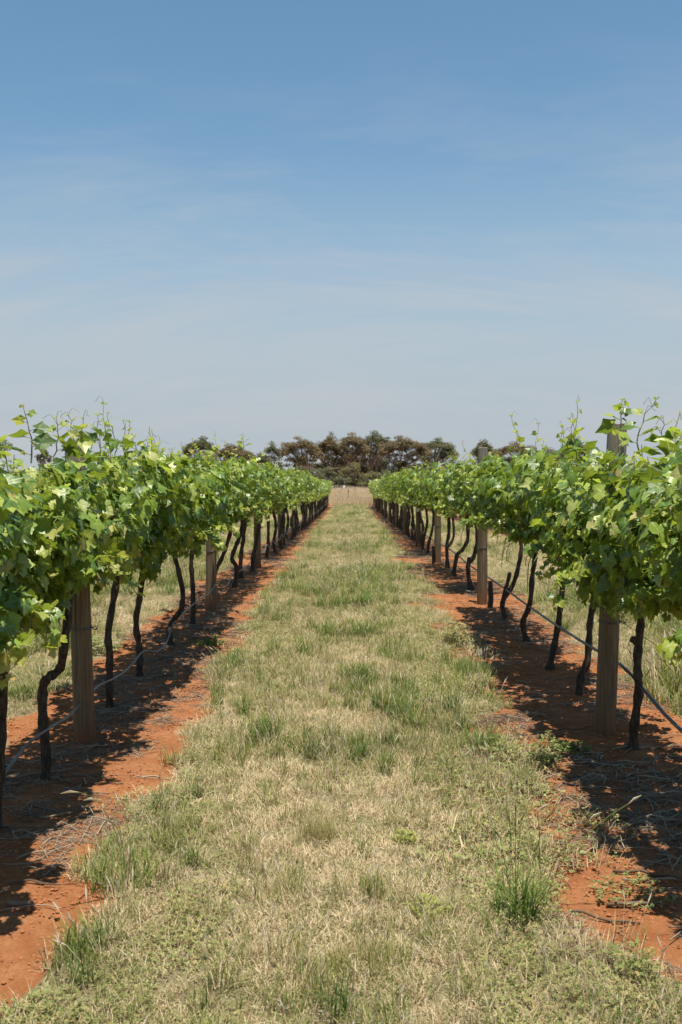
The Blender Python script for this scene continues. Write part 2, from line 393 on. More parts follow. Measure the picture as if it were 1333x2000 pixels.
def make_canes(rng, n, L, seed, y0=0):
    canes = []
    for i in range(n):
        y = (i + rng.random()) / n * L - L / 2; sd = rng.choice((-1, 1))
        vig = (.80 if y0 < 5.2 else .92) * (.72 + .5 * float(vnoise([(y + y0) * 1.9], [seed + 3], 12)[0]))
        flop = rng.random() < .20; Ln = rng.uniform(.46, .74) * vig * (1.05 if flop else 1)
        p = Vector((sd * .02, y, .97)); el = rng.uniform(.15, .5) if not flop else rng.uniform(.55, .95); az = rng.gauss(0, .5)
        d = Vector((sd * sin(el) * cos(az), sin(el) * sin(az), cos(el))); P = [p.copy()]
        for k_ in range(7):
            d = d + Vector((-d.x * (.05 if flop else .22), rng.gauss(0, .06), -.26 if flop else .02)); d.normalize(); p = p + d * Ln / 7; P.append(p.copy())
            if abs(p.x) > .34: d.x *= .2
        canes.append((P, sd, Ln, flop))
    return canes
def canopy_leaves(rng, n, L, bot, seed, y0=0, canes=None):
    """leaves set on arching canes over a denser core"""
    out = filler_leaves(rng, int(n * .46), L, bot, seed, y0)
    canes = canes or make_canes(rng, 24, L, seed, y0); m = n - len(out); per = m / len(canes)
    for (P, sd, Ln, flop) in canes:
        for j in range(int(per + rng.random())):
            t = rng.random() ** .9; f = t * 7; i = min(int(f), 6); c = P[i].lerp(P[i + 1], f - i)
            a = rng.uniform(0, 6.28); off = Vector((cos(a) + sd * .45, sin(a) * .9, rng.uniform(-.3, .7))).normalized() * rng.uniform(.03, .10) * (1 - .5 * t)
            p = c + off
            if p.z < bot - .05: continue
            hgt = (p.z - bot) / .75
            N = Vector((off.x * 5 + rng.gauss(0, .45), off.y * 4 - .1 + rng.gauss(0, .5), .75 + rng.gauss(0, .4)))
            T = Vector((off.x * 6 + rng.gauss(0, .35), off.y * 6 + rng.gauss(0, .35), -.7 + rng.gauss(0, .35)))
            young = rng.random() < (.8 if t > .84 else .32 if t > .6 else .06)
            sz = (.036 + .052 * rng.random() ** 1.4) * (1.12 - .62 * t ** 2.5)
            out.append((p, frame(N, T), sz, young, (1 if p.x > 0 else -1) * min(1, abs(p.x) / .3), hgt))
    return out
def cane_mesh(P):
    mb = MB(); mb.tube(P, [.0050 - .0004 * i for i in range(len(P))], 5, 0, False); return mb.mesh('cane', M_SHOOT, True)
def join_leaves(name, lv, lod):
    Vs, Fs, A, MI = [], [], [], []; n = 0
    for (p, m, sz, young, _, _) in lv:
        v, f, a = R.choice(LEAF[lod]); mm_ = np.array(m)
        Vs.append(v @ mm_.T * sz + np.array(p)); Fs += [tuple(i + n for i in q) for q in f]; A.append(a); n += len(v); MI += [1 if young else 0] * len(f)
    return mesh(name, np.concatenate(Vs), Fs, [M_LEAF, M_YOUNG], {'vein': np.concatenate(A)}, smooth=lod == 0, mi=MI)

def shoot_mesh(rng, H, lean=(0, 0), lod=0):
    """an upright young cane with shrinking leaves, tip bud and curling tendrils; starts at the origin"""
    mb = MB(); n = 7; P = []; x = y = 0
    dx, dy = lean
    for i in range(n + 1):
        t = i / n; P.append(Vector((dx * t * t * H + rng.uniform(-.012, .012), dy * t * t * H + rng.uniform(-.012, .012), H * t)))
    mb.tube(smooth_path(P, 2), [.0045 * (1 - .7 * i / (2 * n)) for i in range(2 * n + 1)], 5, 0)
    for i in range(1, n + 1):
        t = i / n; sz = .10 * (1 - t) ** .8 + .018; a = (i % 2) * pi + rng.uniform(-.7, .7)
        if H > .3 and rng.random() < .85 or i == n or H <= .3:
            for q in range(2 if i == n else 1):
                d = Vector((cos(a + q * 2.4), sin(a + q * 2.4), .35)); m = frame(Vector((-d.x * .3 + rng.gauss(0, .7), -d.y * .3 - .2 + rng.gauss(0, .7), .8)), d + Vector((0, 0, rng.uniform(-.7, .4))))
                v, f, _ = R.choice(LEAF[1]); mv = v @ np.array(m).T * sz + np.array(P[i] + d * sz * .55)
                mb.add(mv, f, 2 if t > .6 else 1)
                mb.tube([P[i], P[i] + d * sz * .55], .0018, 3, 0, False)
        if t > .5 and rng.random() < .3:
            d = Vector((cos(a + pi), sin(a + pi), .7)); q = [P[i]]
            L = rng.uniform(.04, .10)
            for j in range(1, 6):
                q.append(P[i] + d * L * j / 5 + Vector((0, 0, .03 * sin(j * .9))) + Vector((rng.uniform(-.006, .006),) * 3))
            mb.tube(q, .0013, 3, 0, False)
    return mb.mesh('shoot', [M_SHOOT, M_LEAF, M_YOUNG])
SHOOTS = [shoot_mesh(R, h, (R.uniform(-.25, .25), R.uniform(-.25, .25))) for h in (.30, .36, .42, .5, .28, .38, .46, .34)]

def trunk_mesh(P, r0=.036, r1=.027, extra=None, n=10, lumps=True):
    mb = MB(); S = smooth_path(P, 6); k_ = len(S)
    rad = [(r0 + (r1 - r0) * i / k_) * (1 + .16 * sin(i * 1.3 + P[0][1] * 7) * R.uniform(.4, 1) + (.45 * max(0, 1 - i / 3) ** 2)) for i in range(k_)]
    mb.tube(S, rad, n, 0, True, .13)
    for q, ra in (extra or []):
        T = smooth_path(q, 4); mb.tube(T, [ra * (1 - .25 * i / len(T)) * R.uniform(.9, 1.12) for i in range(len(T))], 8, 0, True, .12)
    return mb.mesh('trunk', M_BARK, True)
def cordon_mesh(L, h, rng):
    mb = MB()
    for s in (-1, 1):
        P = [Vector((0, 0, h - .03))] + [Vector((rng.uniform(-.02, .02), s * L / 2 * t, h + .02 + rng.uniform(-.015, .015))) for t in (.25, .5, .75, 1)]
        mb.tube(smooth_path(P, 3), [.024 - .0008 * i for i in range(13)], 7, 0, True, .15)
        for t in (.3, .55, .8):                           # spurs
            q = Vector((0, s * L / 2 * t, h + .02)); mb.tube([q, q + Vector((rng.uniform(-.02, .02), .01, .08))], .009, 5)
            q2 = q + Vector((0, .01, .07)); mb.tube(smooth_path([q2, q2 + Vector((rng.uniform(-.08, .08), rng.uniform(-.05, .05), .2)), q2 + Vector((rng.uniform(-.12, .12), rng.uniform(-.08, .08), .42))], 3), .0055, 4)
    return mb.mesh('cordon', M_BARK, True)
CORDONS = [cordon_mesh(1.3, .93, R) for _ in range(4)]

# ------------------------------------------------------------------ the posts
POSTS = {-1: [(5.6, 1.70, (163, 147)), (10.7, 1.69, (412, 415)), (16.0, 1.60, None)], 1: [(5.75, 1.79, (1185, 1205)), (11.3, 1.78, (943, 943)), (17.1, 1.62, None), (21.9, 1.58, None)]}
for s, st in ((-1, 16.0), (1, 21.9)):
    y = st
    while y < 64: y += 5.3; POSTS[s].append((min(y, 66.3), 1.6, None))
ORD = ['nearest', 'second', 'third', 'fourth', 'fifth', 'sixth', 'seventh', 'eighth', 'ninth', 'tenth', 'eleventh', 'twelfth', 'thirteenth', 'fourteenth', 'fifteenth']
def post_mesh(H, r, lx, seed, n=20):
    rng = random.Random(seed); mb = MB(); V = []; ks = 14
    for i in range(ks + 1):
        t = i / ks; z = -.12 + (H + .12) * t
        for j in range(n):
            a = 2 * pi * j / n
            rr = r * (1.03 - .07 * t) * (1 + .022 * sin(3 * a + seed) + .012 * sin(7 * a + 2 * seed)) * (1 + rng.uniform(-.006, .006))
            if i == ks: rr *= .97; 
            V.append((lx * z / H + rr * cos(a), rr * sin(a), z + (rng.uniform(-.006, .004) if i == ks else 0)))
    Fs = [(i * n + j, i * n + (j + 1) % n, (i + 1) * n + (j + 1) % n, (i + 1) * n + j) for i in range(ks) for j in range(n)]
    mb.add(V, Fs, 0); mb.add(V[-n:], [tuple(range(n))], 1)
    return mb.mesh('post_body', [M_POST, M_END], True)
def tie_mesh(r, h, s, hooks=True):
    mb = MB(); 
    for q in range(2):
        P = [Vector((cos(a) * (r + .002), sin(a) * (r + .002), h + q * .007 + .006 * sin(a))) for a in np.linspace(0, 2 * pi, 18)]
        mb.tube(P, .0022, 5)
    for q in range(4):                                      # twisted ends of the tie
        a = q * 1.3; mb.tube([Vector((r + .004, .0, h)), Vector((r + .022, .012 * sin(a), h + .014 * cos(a))), Vector((r + .030 + .004 * q, .01 * sin(a + 1), h + .02 * cos(a + 2)))], .0022, 5)
    return mb.mesh('wire_tie', M_WIRE)
PM = [post_mesh(1.6, .055, R.uniform(-.03, .03), q + 3, 12) for q in range(3)]
for s in (-1, 1):
    side = 'left' if s < 0 else 'right'
    for i, (y, H, px) in enumerate(POSTS[s]):
        x = s * 1.5; z = gzf(x, y) if y > 1 else 0
        lean = 0
        if px:
            b = at(px[0], 1000, y); t_ = at(px[1], 1000, y); x = b.x; lean = t_.x - b.x
        far = y > 30
        far_n = sum(1 for q in POSTS[s] if q[0] > 30)
        if i == len(POSTS[s]) - 1: lab = f'dark wooden end post closing the {side} vine row at its far end'
        elif i == 0 and s > 0: lab = 'tall thick weathered pine post with bare grey top above leaves, nearest of the right row'
        elif i == 0: lab = 'thick wooden post with sagging drip pipe passing before it, nearest of the left row'
        elif i == 3 and s > 0: lab = 'slim wooden post of the right row carrying a small white tag'
        elif not far: lab = f'{ORD[i]} wooden trellis post of the {side} vine row, counted from the camera'
        else: lab = f'distant wooden post half hidden under leaves far down the {side} row'
        p = empty('trellis_post', (x, y, z), label=lab, cat='post', group=f'wooden posts of the {side} vine row')
        r = .058 if i < 3 else .054
        me = post_mesh(H, r, lean, i * 5 + s, 20) if y < 18 else PM[i % 3]
        obj('post_body', me, p)
        if y < 24:
            obj('wire_tie', tie_mesh(r * 1.02, .65, s), p, (lean * .65 / H, 0, 0))
        if i == 3 and s > 0:
            mb = MB(); mb.box((0, -.058, .80), (.10, .006, .07)); obj('tag', mb.mesh('tag', M_TAG), p)

# ------------------------------------------------------------------ wires and irrigation pipes
def run_line(name, P, r, m, n=6, **k):
    mb = MB(); mb.tube(P, r, n, 0, True); return obj(name, mb.mesh(name, m, True), **k)
for s in (-1, 1):
    side = 'left' if s < 0 else 'right'
    ys = [1.2] + [p[0] for p in POSTS[s]]
    for h, nm in ((.65, 'lowest'), (.98, 'second'), (1.28, 'third'), (1.52, 'top')):
        for dx in ((.062,) if h in (.65, .98) else (-.16, .16)):
            P = []
            for a, b in zip(ys[:-1], ys[1:]):
                for j in range(4):
                    t = j / 4; y = a + (b - a) * t; P.append((s * 1.5 + s * (dx if h > .98 else (.062 if s > 0 else .06)), y, float(prof([y])[0]) + h - .05 * (4 * t * (1 - t)) * (h < 1)))
            P.append((s * 1.5 + s * .06, ys[-1], float(prof([ys[-1]])[0]) + h))
            extra = '' if h in (.65, .98) else (' on its lane side' if dx < 0 else ' on its outer side')
            run_line('trellis_wire', P, .0016, M_WIRE, 4, label=f'thin {nm} trellis wire along the {side} vine row{extra}', cat='wire', group='wires of the trellises')
# left pipe: tied to trunks and sagging between them
LP = [(-6, 1530, 4.25), (50, 1458, 4.6), (92, 1425, 4.87), (130, 1402, 5.2), (165, 1367, 5.62), (190, 1340, 6.0), (205, 1325, 6.4), (235, 1312, 6.7), (258, 1293, 7.0), (272, 1272, 7.3), (300, 1273, 7.8), (316, 1258, 8.2), (330, 1230, 8.45), (343, 1212, 8.6),
      (365, 1192, 9.2), (388, 1172, 9.75), (410, 1158, 10.3), (424, 1138, 10.8), (434, 1145, 11.4), (446, 1141, 12.0), (456, 1116, 12.9), (466, 1116, 13.6), (478, 1108, 14.4), (487, 1098, 15.2), (503, 1077, 16.0)]
P = [(-1.46, 1.5, .30), (-1.44, 2.6, .27), (-1.45, 3.4, .36), (-1.46, 3.8, .31)]
for px, py, d in LP:
    q = at(px, py, d); q.x = max(min(q.x, -1.39), -1.53); P.append(tuple(q))
y = 16.6; i = 0
while y < 66:
    g = float(prof([y])[0]); P.append((-1.45, y, g + (.20 if i % 2 == 0 else .30))); y += .62; i += 1
run_line('drip_pipe', smooth_path(P, 3), .0072, M_PIPE_G, 8, label='grey drip irrigation pipe sagging between trunks of the left vine row', cat='irrigation pipe')
P = []
RP = [(1.5, .27), (3.2, .27), (4.7, .285), (5.3, .34), (5.75, .385), (6.5, .36), (7.5, .33), (8.8, .31), (10.2, .30), (11.3, .29), (13, .27), (15, .30), (17.1, .30), (19, .27), (21.9, .3)]
y = 23.5
while y < 66: RP.append((y, .26 + .04 * (int(y) % 2))); y += 2.2
for y, h in RP: P.append((1.575, y, float(prof([y])[0]) + h))
run_line('drip_pipe', smooth_path(P, 3), .0095, M_PIPE, 8, label='taut black drip irrigation pipe running behind the posts of the right vine row', cat='irrigation pipe')

# ------------------------------------------------------------------ the vines
# trunk outlines seen in the photo: (depth, [(px, py) from the base up], note, extra forks)
TR = {-1: [
    (1.9, None, None, None), (3.1, None, None, None),
    (4.2, [(-12, 1630), (2, 1500), (0, 1420), (8, 1330), (14, 1260)], 'grapevine with dark trunk cut by the left edge, nearest of the left row', None),
    (4.87, [(88, 1540), (88, 1480), (82, 1400), (84, 1340), (98, 1322), (114, 1308), (128, 1262), (133, 1190), (140, 1120)], 'grapevine whose trunk kinks sharply low down, just before the nearest left post', None),
    (6.4, [(216, 1390), (216, 1340), (215, 1285), (214, 1235), (222, 1165), (232, 1100), (236, 1060)], 'grapevine with nearly straight trunk, first beyond the nearest left post', None),
    (7.3, [(273, 1330), (274, 1290), (272, 1262), (264, 1218), (271, 1180), (277, 1140), (281, 1095)], 'grapevine with gently wavy trunk, second beyond the nearest left post', None),
    (8.6, [(337, 1270), (332, 1232), (341, 1208), (355, 1190), (358, 1160), (350, 1120), (342, 1080)], 'grapevine with trunk bowed to the right, third beyond the nearest left post', None),
    (9.75, [(376, 1222), (378, 1180), (376, 1140), (374, 1095), (379, 1060)], 'grapevine with stout upright trunk, just before the second left post', None),
    (11.35, [(408, 1176), (420, 1120), (434, 1090), (444, 1062), (452, 1030)], 'grapevine leaning out from behind the second left post', None),
    (12.9, [(458, 1145), (462, 1110), (453, 1092), (460, 1070), (470, 1045), (474, 1015)], 'grapevine with s-shaped trunk, first clear of the second left post', None),
    (14.2, [(470, 1125), (471, 1085), (476, 1050), (480, 1008)], 'slender grapevine just before the third left post', None),
    (15.3, None, None, None),
    (18.3, [(518, 1102), (524, 1062), (524, 1010)], 'grapevine with straight slim trunk, first beyond the third left post', None)],
  1: [
    (1.8, None, None, None), (3.0, None, None, None), (4.2, None, None, None),
    (5.42, [(1236, 1470), (1240, 1415), (1246, 1345), (1243, 1295), (1249, 1240), (1255, 1180), (1262, 1110)], 'grapevine with upright knotted trunk standing before the nearest right post', [[(1243, 1252), (1233, 1248)]]),
    (6.77, [(1130, 1372), (1135, 1325), (1148, 1292), (1152, 1240), (1156, 1195), (1169, 1150), (1172, 1090)], 'grapevine with curved trunk, first beyond the nearest right post', None),
    (7.67, [(1074, 1305), (1084, 1262), (1092, 1215), (1097, 1155), (1104, 1085), (1106, 1060)], 'grapevine with trunk leaning right, second beyond the nearest right post', None),
    (8.8, [(1030, 1258), (1023, 1218), (1034, 1180), (1040, 1120), (1048, 1075)], 'grapevine with trunk bent at its foot, third beyond the nearest right post', None),
    (10.1, [(990, 1210), (982, 1178), (1002, 1145), (1012, 1108), (1017, 1060)], 'grapevine with y-shaped trunk and cut stub, just before the second right post', [[(982, 1178), (989, 1148), (997, 1118)]]),
    (12.8, [(921, 1146), (915, 1108), (925, 1088), (932, 1062), (931, 1030)], 'grapevine with knobbly elbow trunk, first beyond the second right post', [[(915, 1120), (916, 1088)]]),
    (14.6, [(886, 1118), (893, 1086), (905, 1073), (914, 1050), (912, 1020)], 'grapevine with zigzag trunk, second beyond the second right post', None),
    (15.9, [(875, 1100), (873, 1066), (877, 1045), (877, 1010)], 'grapevine forking into two arms, just before the third right post', [[(873, 1070), (884, 1056), (887, 1035), (884, 1005)]]),
    (19.2, [(836, 1088), (838, 1060), (845, 1035), (847, 1005)], 'thin leaning grapevine, first beyond the third right post', None),
    (20.5, [(826, 1078), (828, 1055), (835, 1020)], 'grapevine just before the white tagged post of the right row', None)]}
STUFFM = {}
def vine_spot(s, y, spec, near):
    side = 'left' if s < 0 else 'right'
    post_i = sum(1 for p in POSTS[s] if p[0] < y)
    x = s * 1.5; z = float(prof([y])[0])
    return x, z, side, post_i
def build_trunk(s, y, pts, extra, x, z):
    if pts:
        P = [at(px, py, y) - Vector((x, y, z)) for px, py in pts]
        P[0].z = min(P[0].z, -.03)
        if P[-1].z < .95: P.append(Vector((P[-1].x * .5, 0, .96)))
        rng = random.Random(int(y * 100)); 
        for i, p in enumerate(P[1:]): p.y += rng.uniform(-.03, .03)
        ex = [([at(px, py, y) - Vector((x, y, z)) for px, py in e], .024) for e in (extra or [])]
        return trunk_mesh(P, .026 if y < 12 else .031, .019 if y < 12 else .024, ex)
    rng = random.Random(int(y * 77) + s)
    P = [Vector((rng.uniform(-.05, .05), 0, -.04))]; xx = P[0].x; yy = 0
    for h in (.2, .42, .64, .82, .95):
        xx += rng.uniform(-.07, .07); yy += rng.uniform(-.09, .09); P.append(Vector((xx * .8, yy * .8, h)))
    return trunk_mesh(P, .036, .027, None, 8)
GEN_TR = [build_trunk(1, 300 + q * 3.7, None, None, 0, 0) for q in range(7)]
MIDF = [join_leaves('foliage', canopy_leaves(random.Random(50 + q), 1150, 1.42, .90, q * 3.3), 1) for q in range(5)]
FARF = [join_leaves('foliage', [(p, m, sz * 1.4, yg, a, b) for (p, m, sz, yg, a, b) in canopy_leaves(random.Random(80 + q), 480, 1.45, .9, q * 2.1)], 2) for q in range(5)]
EXTRA_SHOOT = []
for s in (-1, 1):
    spots = list(TR[s]); y = spots[-1][0] + 1.3
    while y < 62.5: spots.append((y + R.uniform(-.12, .12), None, None, None)); y += 1.27
    cnt = {}
    for (y, pts, note, extra) in spots:
        x, z, side, pi_ = vine_spot(s, y, None, True)
        cnt[pi_] = cnt.get(pi_, 0) + 1
        if note: lab = note
        elif y < 3.0: lab = f'leafy grapevine of the {side} row standing beside the camera'
        elif y < 4.5: lab = f'large leaved grapevine at the near {side} edge, ' + ('trunk out of view' if y < 3.5 else 'next before the nearest post')
        elif y < 24: lab = f'grapevine number {["zero","one","two","three","four","five","six"][min(cnt[pi_],6)]} after the {ORD[pi_-1]} wooden post of the {side} row'
        else: lab = f'distant grapevine in the closely packed far half of the {side} row'
        v = empty('grape_vine', (x, y, z), label=lab, cat='grapevine', group=f'grapevines of the {side} row')
        obj('trunk', build_trunk(s, y, pts, extra, x, z) if (pts or y < 16) else R.choice(GEN_TR), v)
        if y < 24: obj('cordon', R.choice(CORDONS), v)
        rng = random.Random(int(y * 1000) + s * 7)
        if y < 20:
            n = 2300 if y < 9 else (1800 if y < 13 else 1350)
            L = 1.42 if y < 14 else 1.6
            bot = .86 if y < 6 else (.90 if s < 0 else (1.06 if y < 12 else .98))
            canes = make_canes(rng, 26, L, s * 4.4, y)
            lv = canopy_leaves(rng, n, L, bot, s * 4.4, y, canes)
            if 2.5 < y < 11:
                for cn in canes: obj('cane', cane_mesh(cn[0]), v)
            # leaves one can pick apart: the outermost on the lane side, each an object
            k_ = 290 if y < 9 else (200 if y < 13 else 110)
            if y < 2.5: k_ = 0
            score = [(-(s * l[4]) * 2 + l[2] * 8 + rng.uniform(0, .3) + (.6 if l[5] > .9 else 0), i) for i, l in enumerate(lv)]
            score.sort(reverse=True); pick = set(i for _, i in score[:k_])
            for i in pick:
                p, m, sz, yg, _, _ = lv[i]
                o = bpy.data.objects.new('leaf', rng.choice(YLEAFM if yg else LEAFM)); C.objects.link(o); o.parent = v
                mw = m.to_4x4() * sz; mw[3][3] = 1; mw.translation = p; o.matrix_local = mw
            obj('foliage', join_leaves('foliage', [l for i, l in enumerate(lv) if i not in pick], 0 if y < 6.5 else 1), v, kind='stuff')
            for q in range(2 if y < 5.5 else 4 if y < 12 else 3):
                o = obj('shoot', rng.choice(SHOOTS), v, (rng.uniform(-.14, .14), rng.uniform(-.65, .65), 1.38 + rng.uniform(-.06, .10)))
                o.rotation_euler = (rng.gauss(0, .12), rng.gauss(0, .12), rng.uniform(0, 6.28))
        else:
            o = obj('foliage', (MIDF if y < 36 else FARF)[rng.randrange(5)], v, kind='stuff')
            if rng.random() < .5: o.rotation_euler = (0, 0, pi)
            o.scale = (rng.uniform(.9, 1.1), 1, rng.uniform(1.0, 1.07))
            if y < 36:
                for q in range(2):
                    o = obj('shoot', rng.choice(SHOOTS), v, (rng.uniform(-.12, .12), rng.uniform(-.6, .6), 1.42)); o.rotation_euler = (0, 0, rng.uniform(0, 6))
# tall single shoots seen against the sky: px, base py, tip py, depth, row
TS = [(62, 905, 800, 4.55, -1, 3.1), (108, 905, 822, 5.2, -1, 4.87), (145, 880, 815, 6.1, -1, 6.4), (193, 900, 815, 6.1, -1, 6.4), (228, 900, 812, 6.4, -1, 6.4), (268, 900, 850, 7.2, -1, 7.3), (287, 905, 862, 7.6, -1, 7.3),
      (1215, 850, 785, 5.6, 1, 5.42), (1246, 880, 785, 5.35, 1, 5.42), (1302, 900, 822, 5.0, 1, 5.42), (1322, 900, 825, 4.8, 1, 4.2), (1130, 890, 855, 6.7, 1, 6.77), (478, 880, 852, 13.5, -1, 12.9)]
vines = {(round(o.location.x), round(o.location.y, 2)): o for o in C.objects if o.name.startswith('grape_vine')}
for (px, pb, pt, d, s, vy) in TS:
    a = at(px, pb, d); b = at(px, pt, d); H = (b.z - a.z) * 1.05
    v = min((o for o in C.objects if o.name.startswith('grape_vine') and o.location.x * s > 0), key=lambda o: abs(o.location.y - vy))
    me = shoot_mesh(R, H, (R.uniform(-.2, .3), R.uniform(-.1, .1)))
    obj('shoot', me, v, a - v.location)
# cut stumps beside two posts
def stump(px, pb, pt, d, lab):
    b = at(px, pb, d); t = at(px, pt, d); g = gzf(b.x, d); b.z = g
    mb = MB(); mb.tube(smooth_path([Vector((0, 0, -.04)), Vector((.006, 0, (t.z - g) * .5)), Vector((-.004, .01, t.z - g))], 3), [.034, .03, .028, .03, .027, .026, .027], 9, 0, True, .12)
    obj('vine_stump', mb.mesh('vine_stump', M_BARK, True), None, b, label=lab, cat='stump')
stump(958, 1172, 1135, 11.0, 'short cut vine stump standing against the second right post')
stump(847, 1103, 1066, 16.8, 'cut dead vine stump standing against the third right post')
# neighbouring rows
for X in (-4.5, 4.5, -7.5, 7.5):
    side = 'left' if X < 0 else 'right'; outer = abs(X) > 5
    y = 22.0 if outer else 7.0; i = 0
    while y < ROWS_END:
        z = float(prof([y])[0])
        if i % 5 == 3:
            p = empty('trellis_post', (X, y + .6, z), label=f'wooden post of the {"second" if outer else "first"} vine row beyond the {side} one, glimpsed under leaves', cat='post', group='posts of the neighbouring vine rows')
            obj('post_body', PM[i % 3], p)
        v = empty('grape_vine', (X, y, z), label=f'grapevine in the {"second" if outer else "first"} neighbouring row beyond the {side} row, mostly hidden', cat='grapevine', group='grapevines of the neighbouring rows')
        obj('trunk', R.choice(GEN_TR), v)
        o = obj('foliage', R.choice(FARF if (y > 26 or outer) else MIDF), v, kind='stuff')
        y += 1.27; i += 1

# ------------------------------------------------------------------ grass, weeds and litter
def blades(rng, n, rad, h0, h1, w, lean, segs=2, mat=None, droop=.5, base=.0, name='tuft'):
    V = []; Fs = []
    for _ in range(n):
        a = rng.uniform(0, 2 * pi); r = rad * math.sqrt(rng.random()); x, y = r * cos(a), r * sin(a)
        H = rng.uniform(h0, h1); th = rng.uniform(0, 2 * pi); l = abs(rng.gauss(0, lean)) + base
        dx, dy = cos(th), sin(th); wx, wy = -dy, dx; ww = w * rng.uniform(.6, 1.2); n0 = len(V); ang = l; px, py, pz = x, y, -.006
        for q in range(segs):
            k = 1 - q / segs * .45
            V += [(px - wx * ww * k / 2, py - wy * ww * k / 2, pz), (px + wx * ww * k / 2, py + wy * ww * k / 2, pz)]
            st = H / segs; px += dx * sin(ang) * st; py += dy * sin(ang) * st; pz += cos(ang) * st; pz = max(pz, .003); ang += droop * rng.uniform(.2, 1)
        V.append((px, py, pz))
        for q in range(segs - 1): Fs.append((n0 + 2 * q, n0 + 2 * q + 1, n0 + 2 * q + 3, n0 + 2 * q + 2))
        Fs.append((n0 + 2 * segs - 2, n0 + 2 * segs - 1, n0 + 2 * segs))
    return V, Fs
def seed_heads(rng, mb, n, rad, h0, h1, lean, m_stem, m_head, hl=.05, hw=.006):
    for _ in range(n):
        a = rng.uniform(0, 2 * pi); r = rad * rng.random(); th = rng.uniform(0, 2 * pi); H = rng.uniform(h0, h1); l = abs(rng.gauss(0, lean))
        p0 = Vector((r * cos(a), r * sin(a), 0)); d = Vector((cos(th) * sin(l), sin(th) * sin(l), cos(l)))
        p1 = p0 + d * H; d2 = (d + Vector((cos(th), sin(th), -.2)) * .45).normalized()
        mb.tube([p0, (p0 + p1) / 2 - Vector((0, 0, .005)), p1], .0011, 3, m_stem, False)
        L = hl * rng.uniform(.7, 1.3)
        mb.tube([p1, p1 + d2 * L * .35, p1 + d2 * L * .7, p1 + d2 * L], [.001, hw * .6, hw * .5, .0006], 4, m_head, False)
        for q in range(7):                                  # awns
            t = q / 7; b = p1 + d2 * L * t; s_ = Vector((rng.uniform(-1, 1), rng.uniform(-1, 1), rng.uniform(-.2, 1))).normalized()
            e = b + (d2 * .9 + s_ * .5).normalized() * L * .6; w_ = d2.cross(s_).normalized() * .0008
            mb.add([b - w_, b + w_, e], [(0, 1, 2)], m_head)
def weed(rng, n, rad, h, leaf, mat_i=0):
    """low spreading weed: sprays of little rounded leaves"""
    V = []; Fs = []
    for _ in range(n):
        a = rng.uniform(0, 2 * pi); r = rad * math.sqrt(rng.random()); c = Vector((r * cos(a), r * sin(a), rng.uniform(.2, 1) * h * (1 - .5 * r / rad)))
        for q in range(3):
            th = a + q * 2.1 + rng.uniform(-.4, .4); d = Vector((cos(th), sin(th), rng.uniform(-.2, .5))); s_ = Vector((-sin(th), cos(th), rng.uniform(-.3, .3)))
            L = leaf * rng.uniform(.7, 1.2); n0 = len(V)
            V += [c, c + d * L * .5 + s_ * L * .33, c + d * L, c + d * L * .5 - s_ * L * .33]; Fs.append((n0, n0 + 1, n0 + 2, n0 + 3))
    return V, Fs
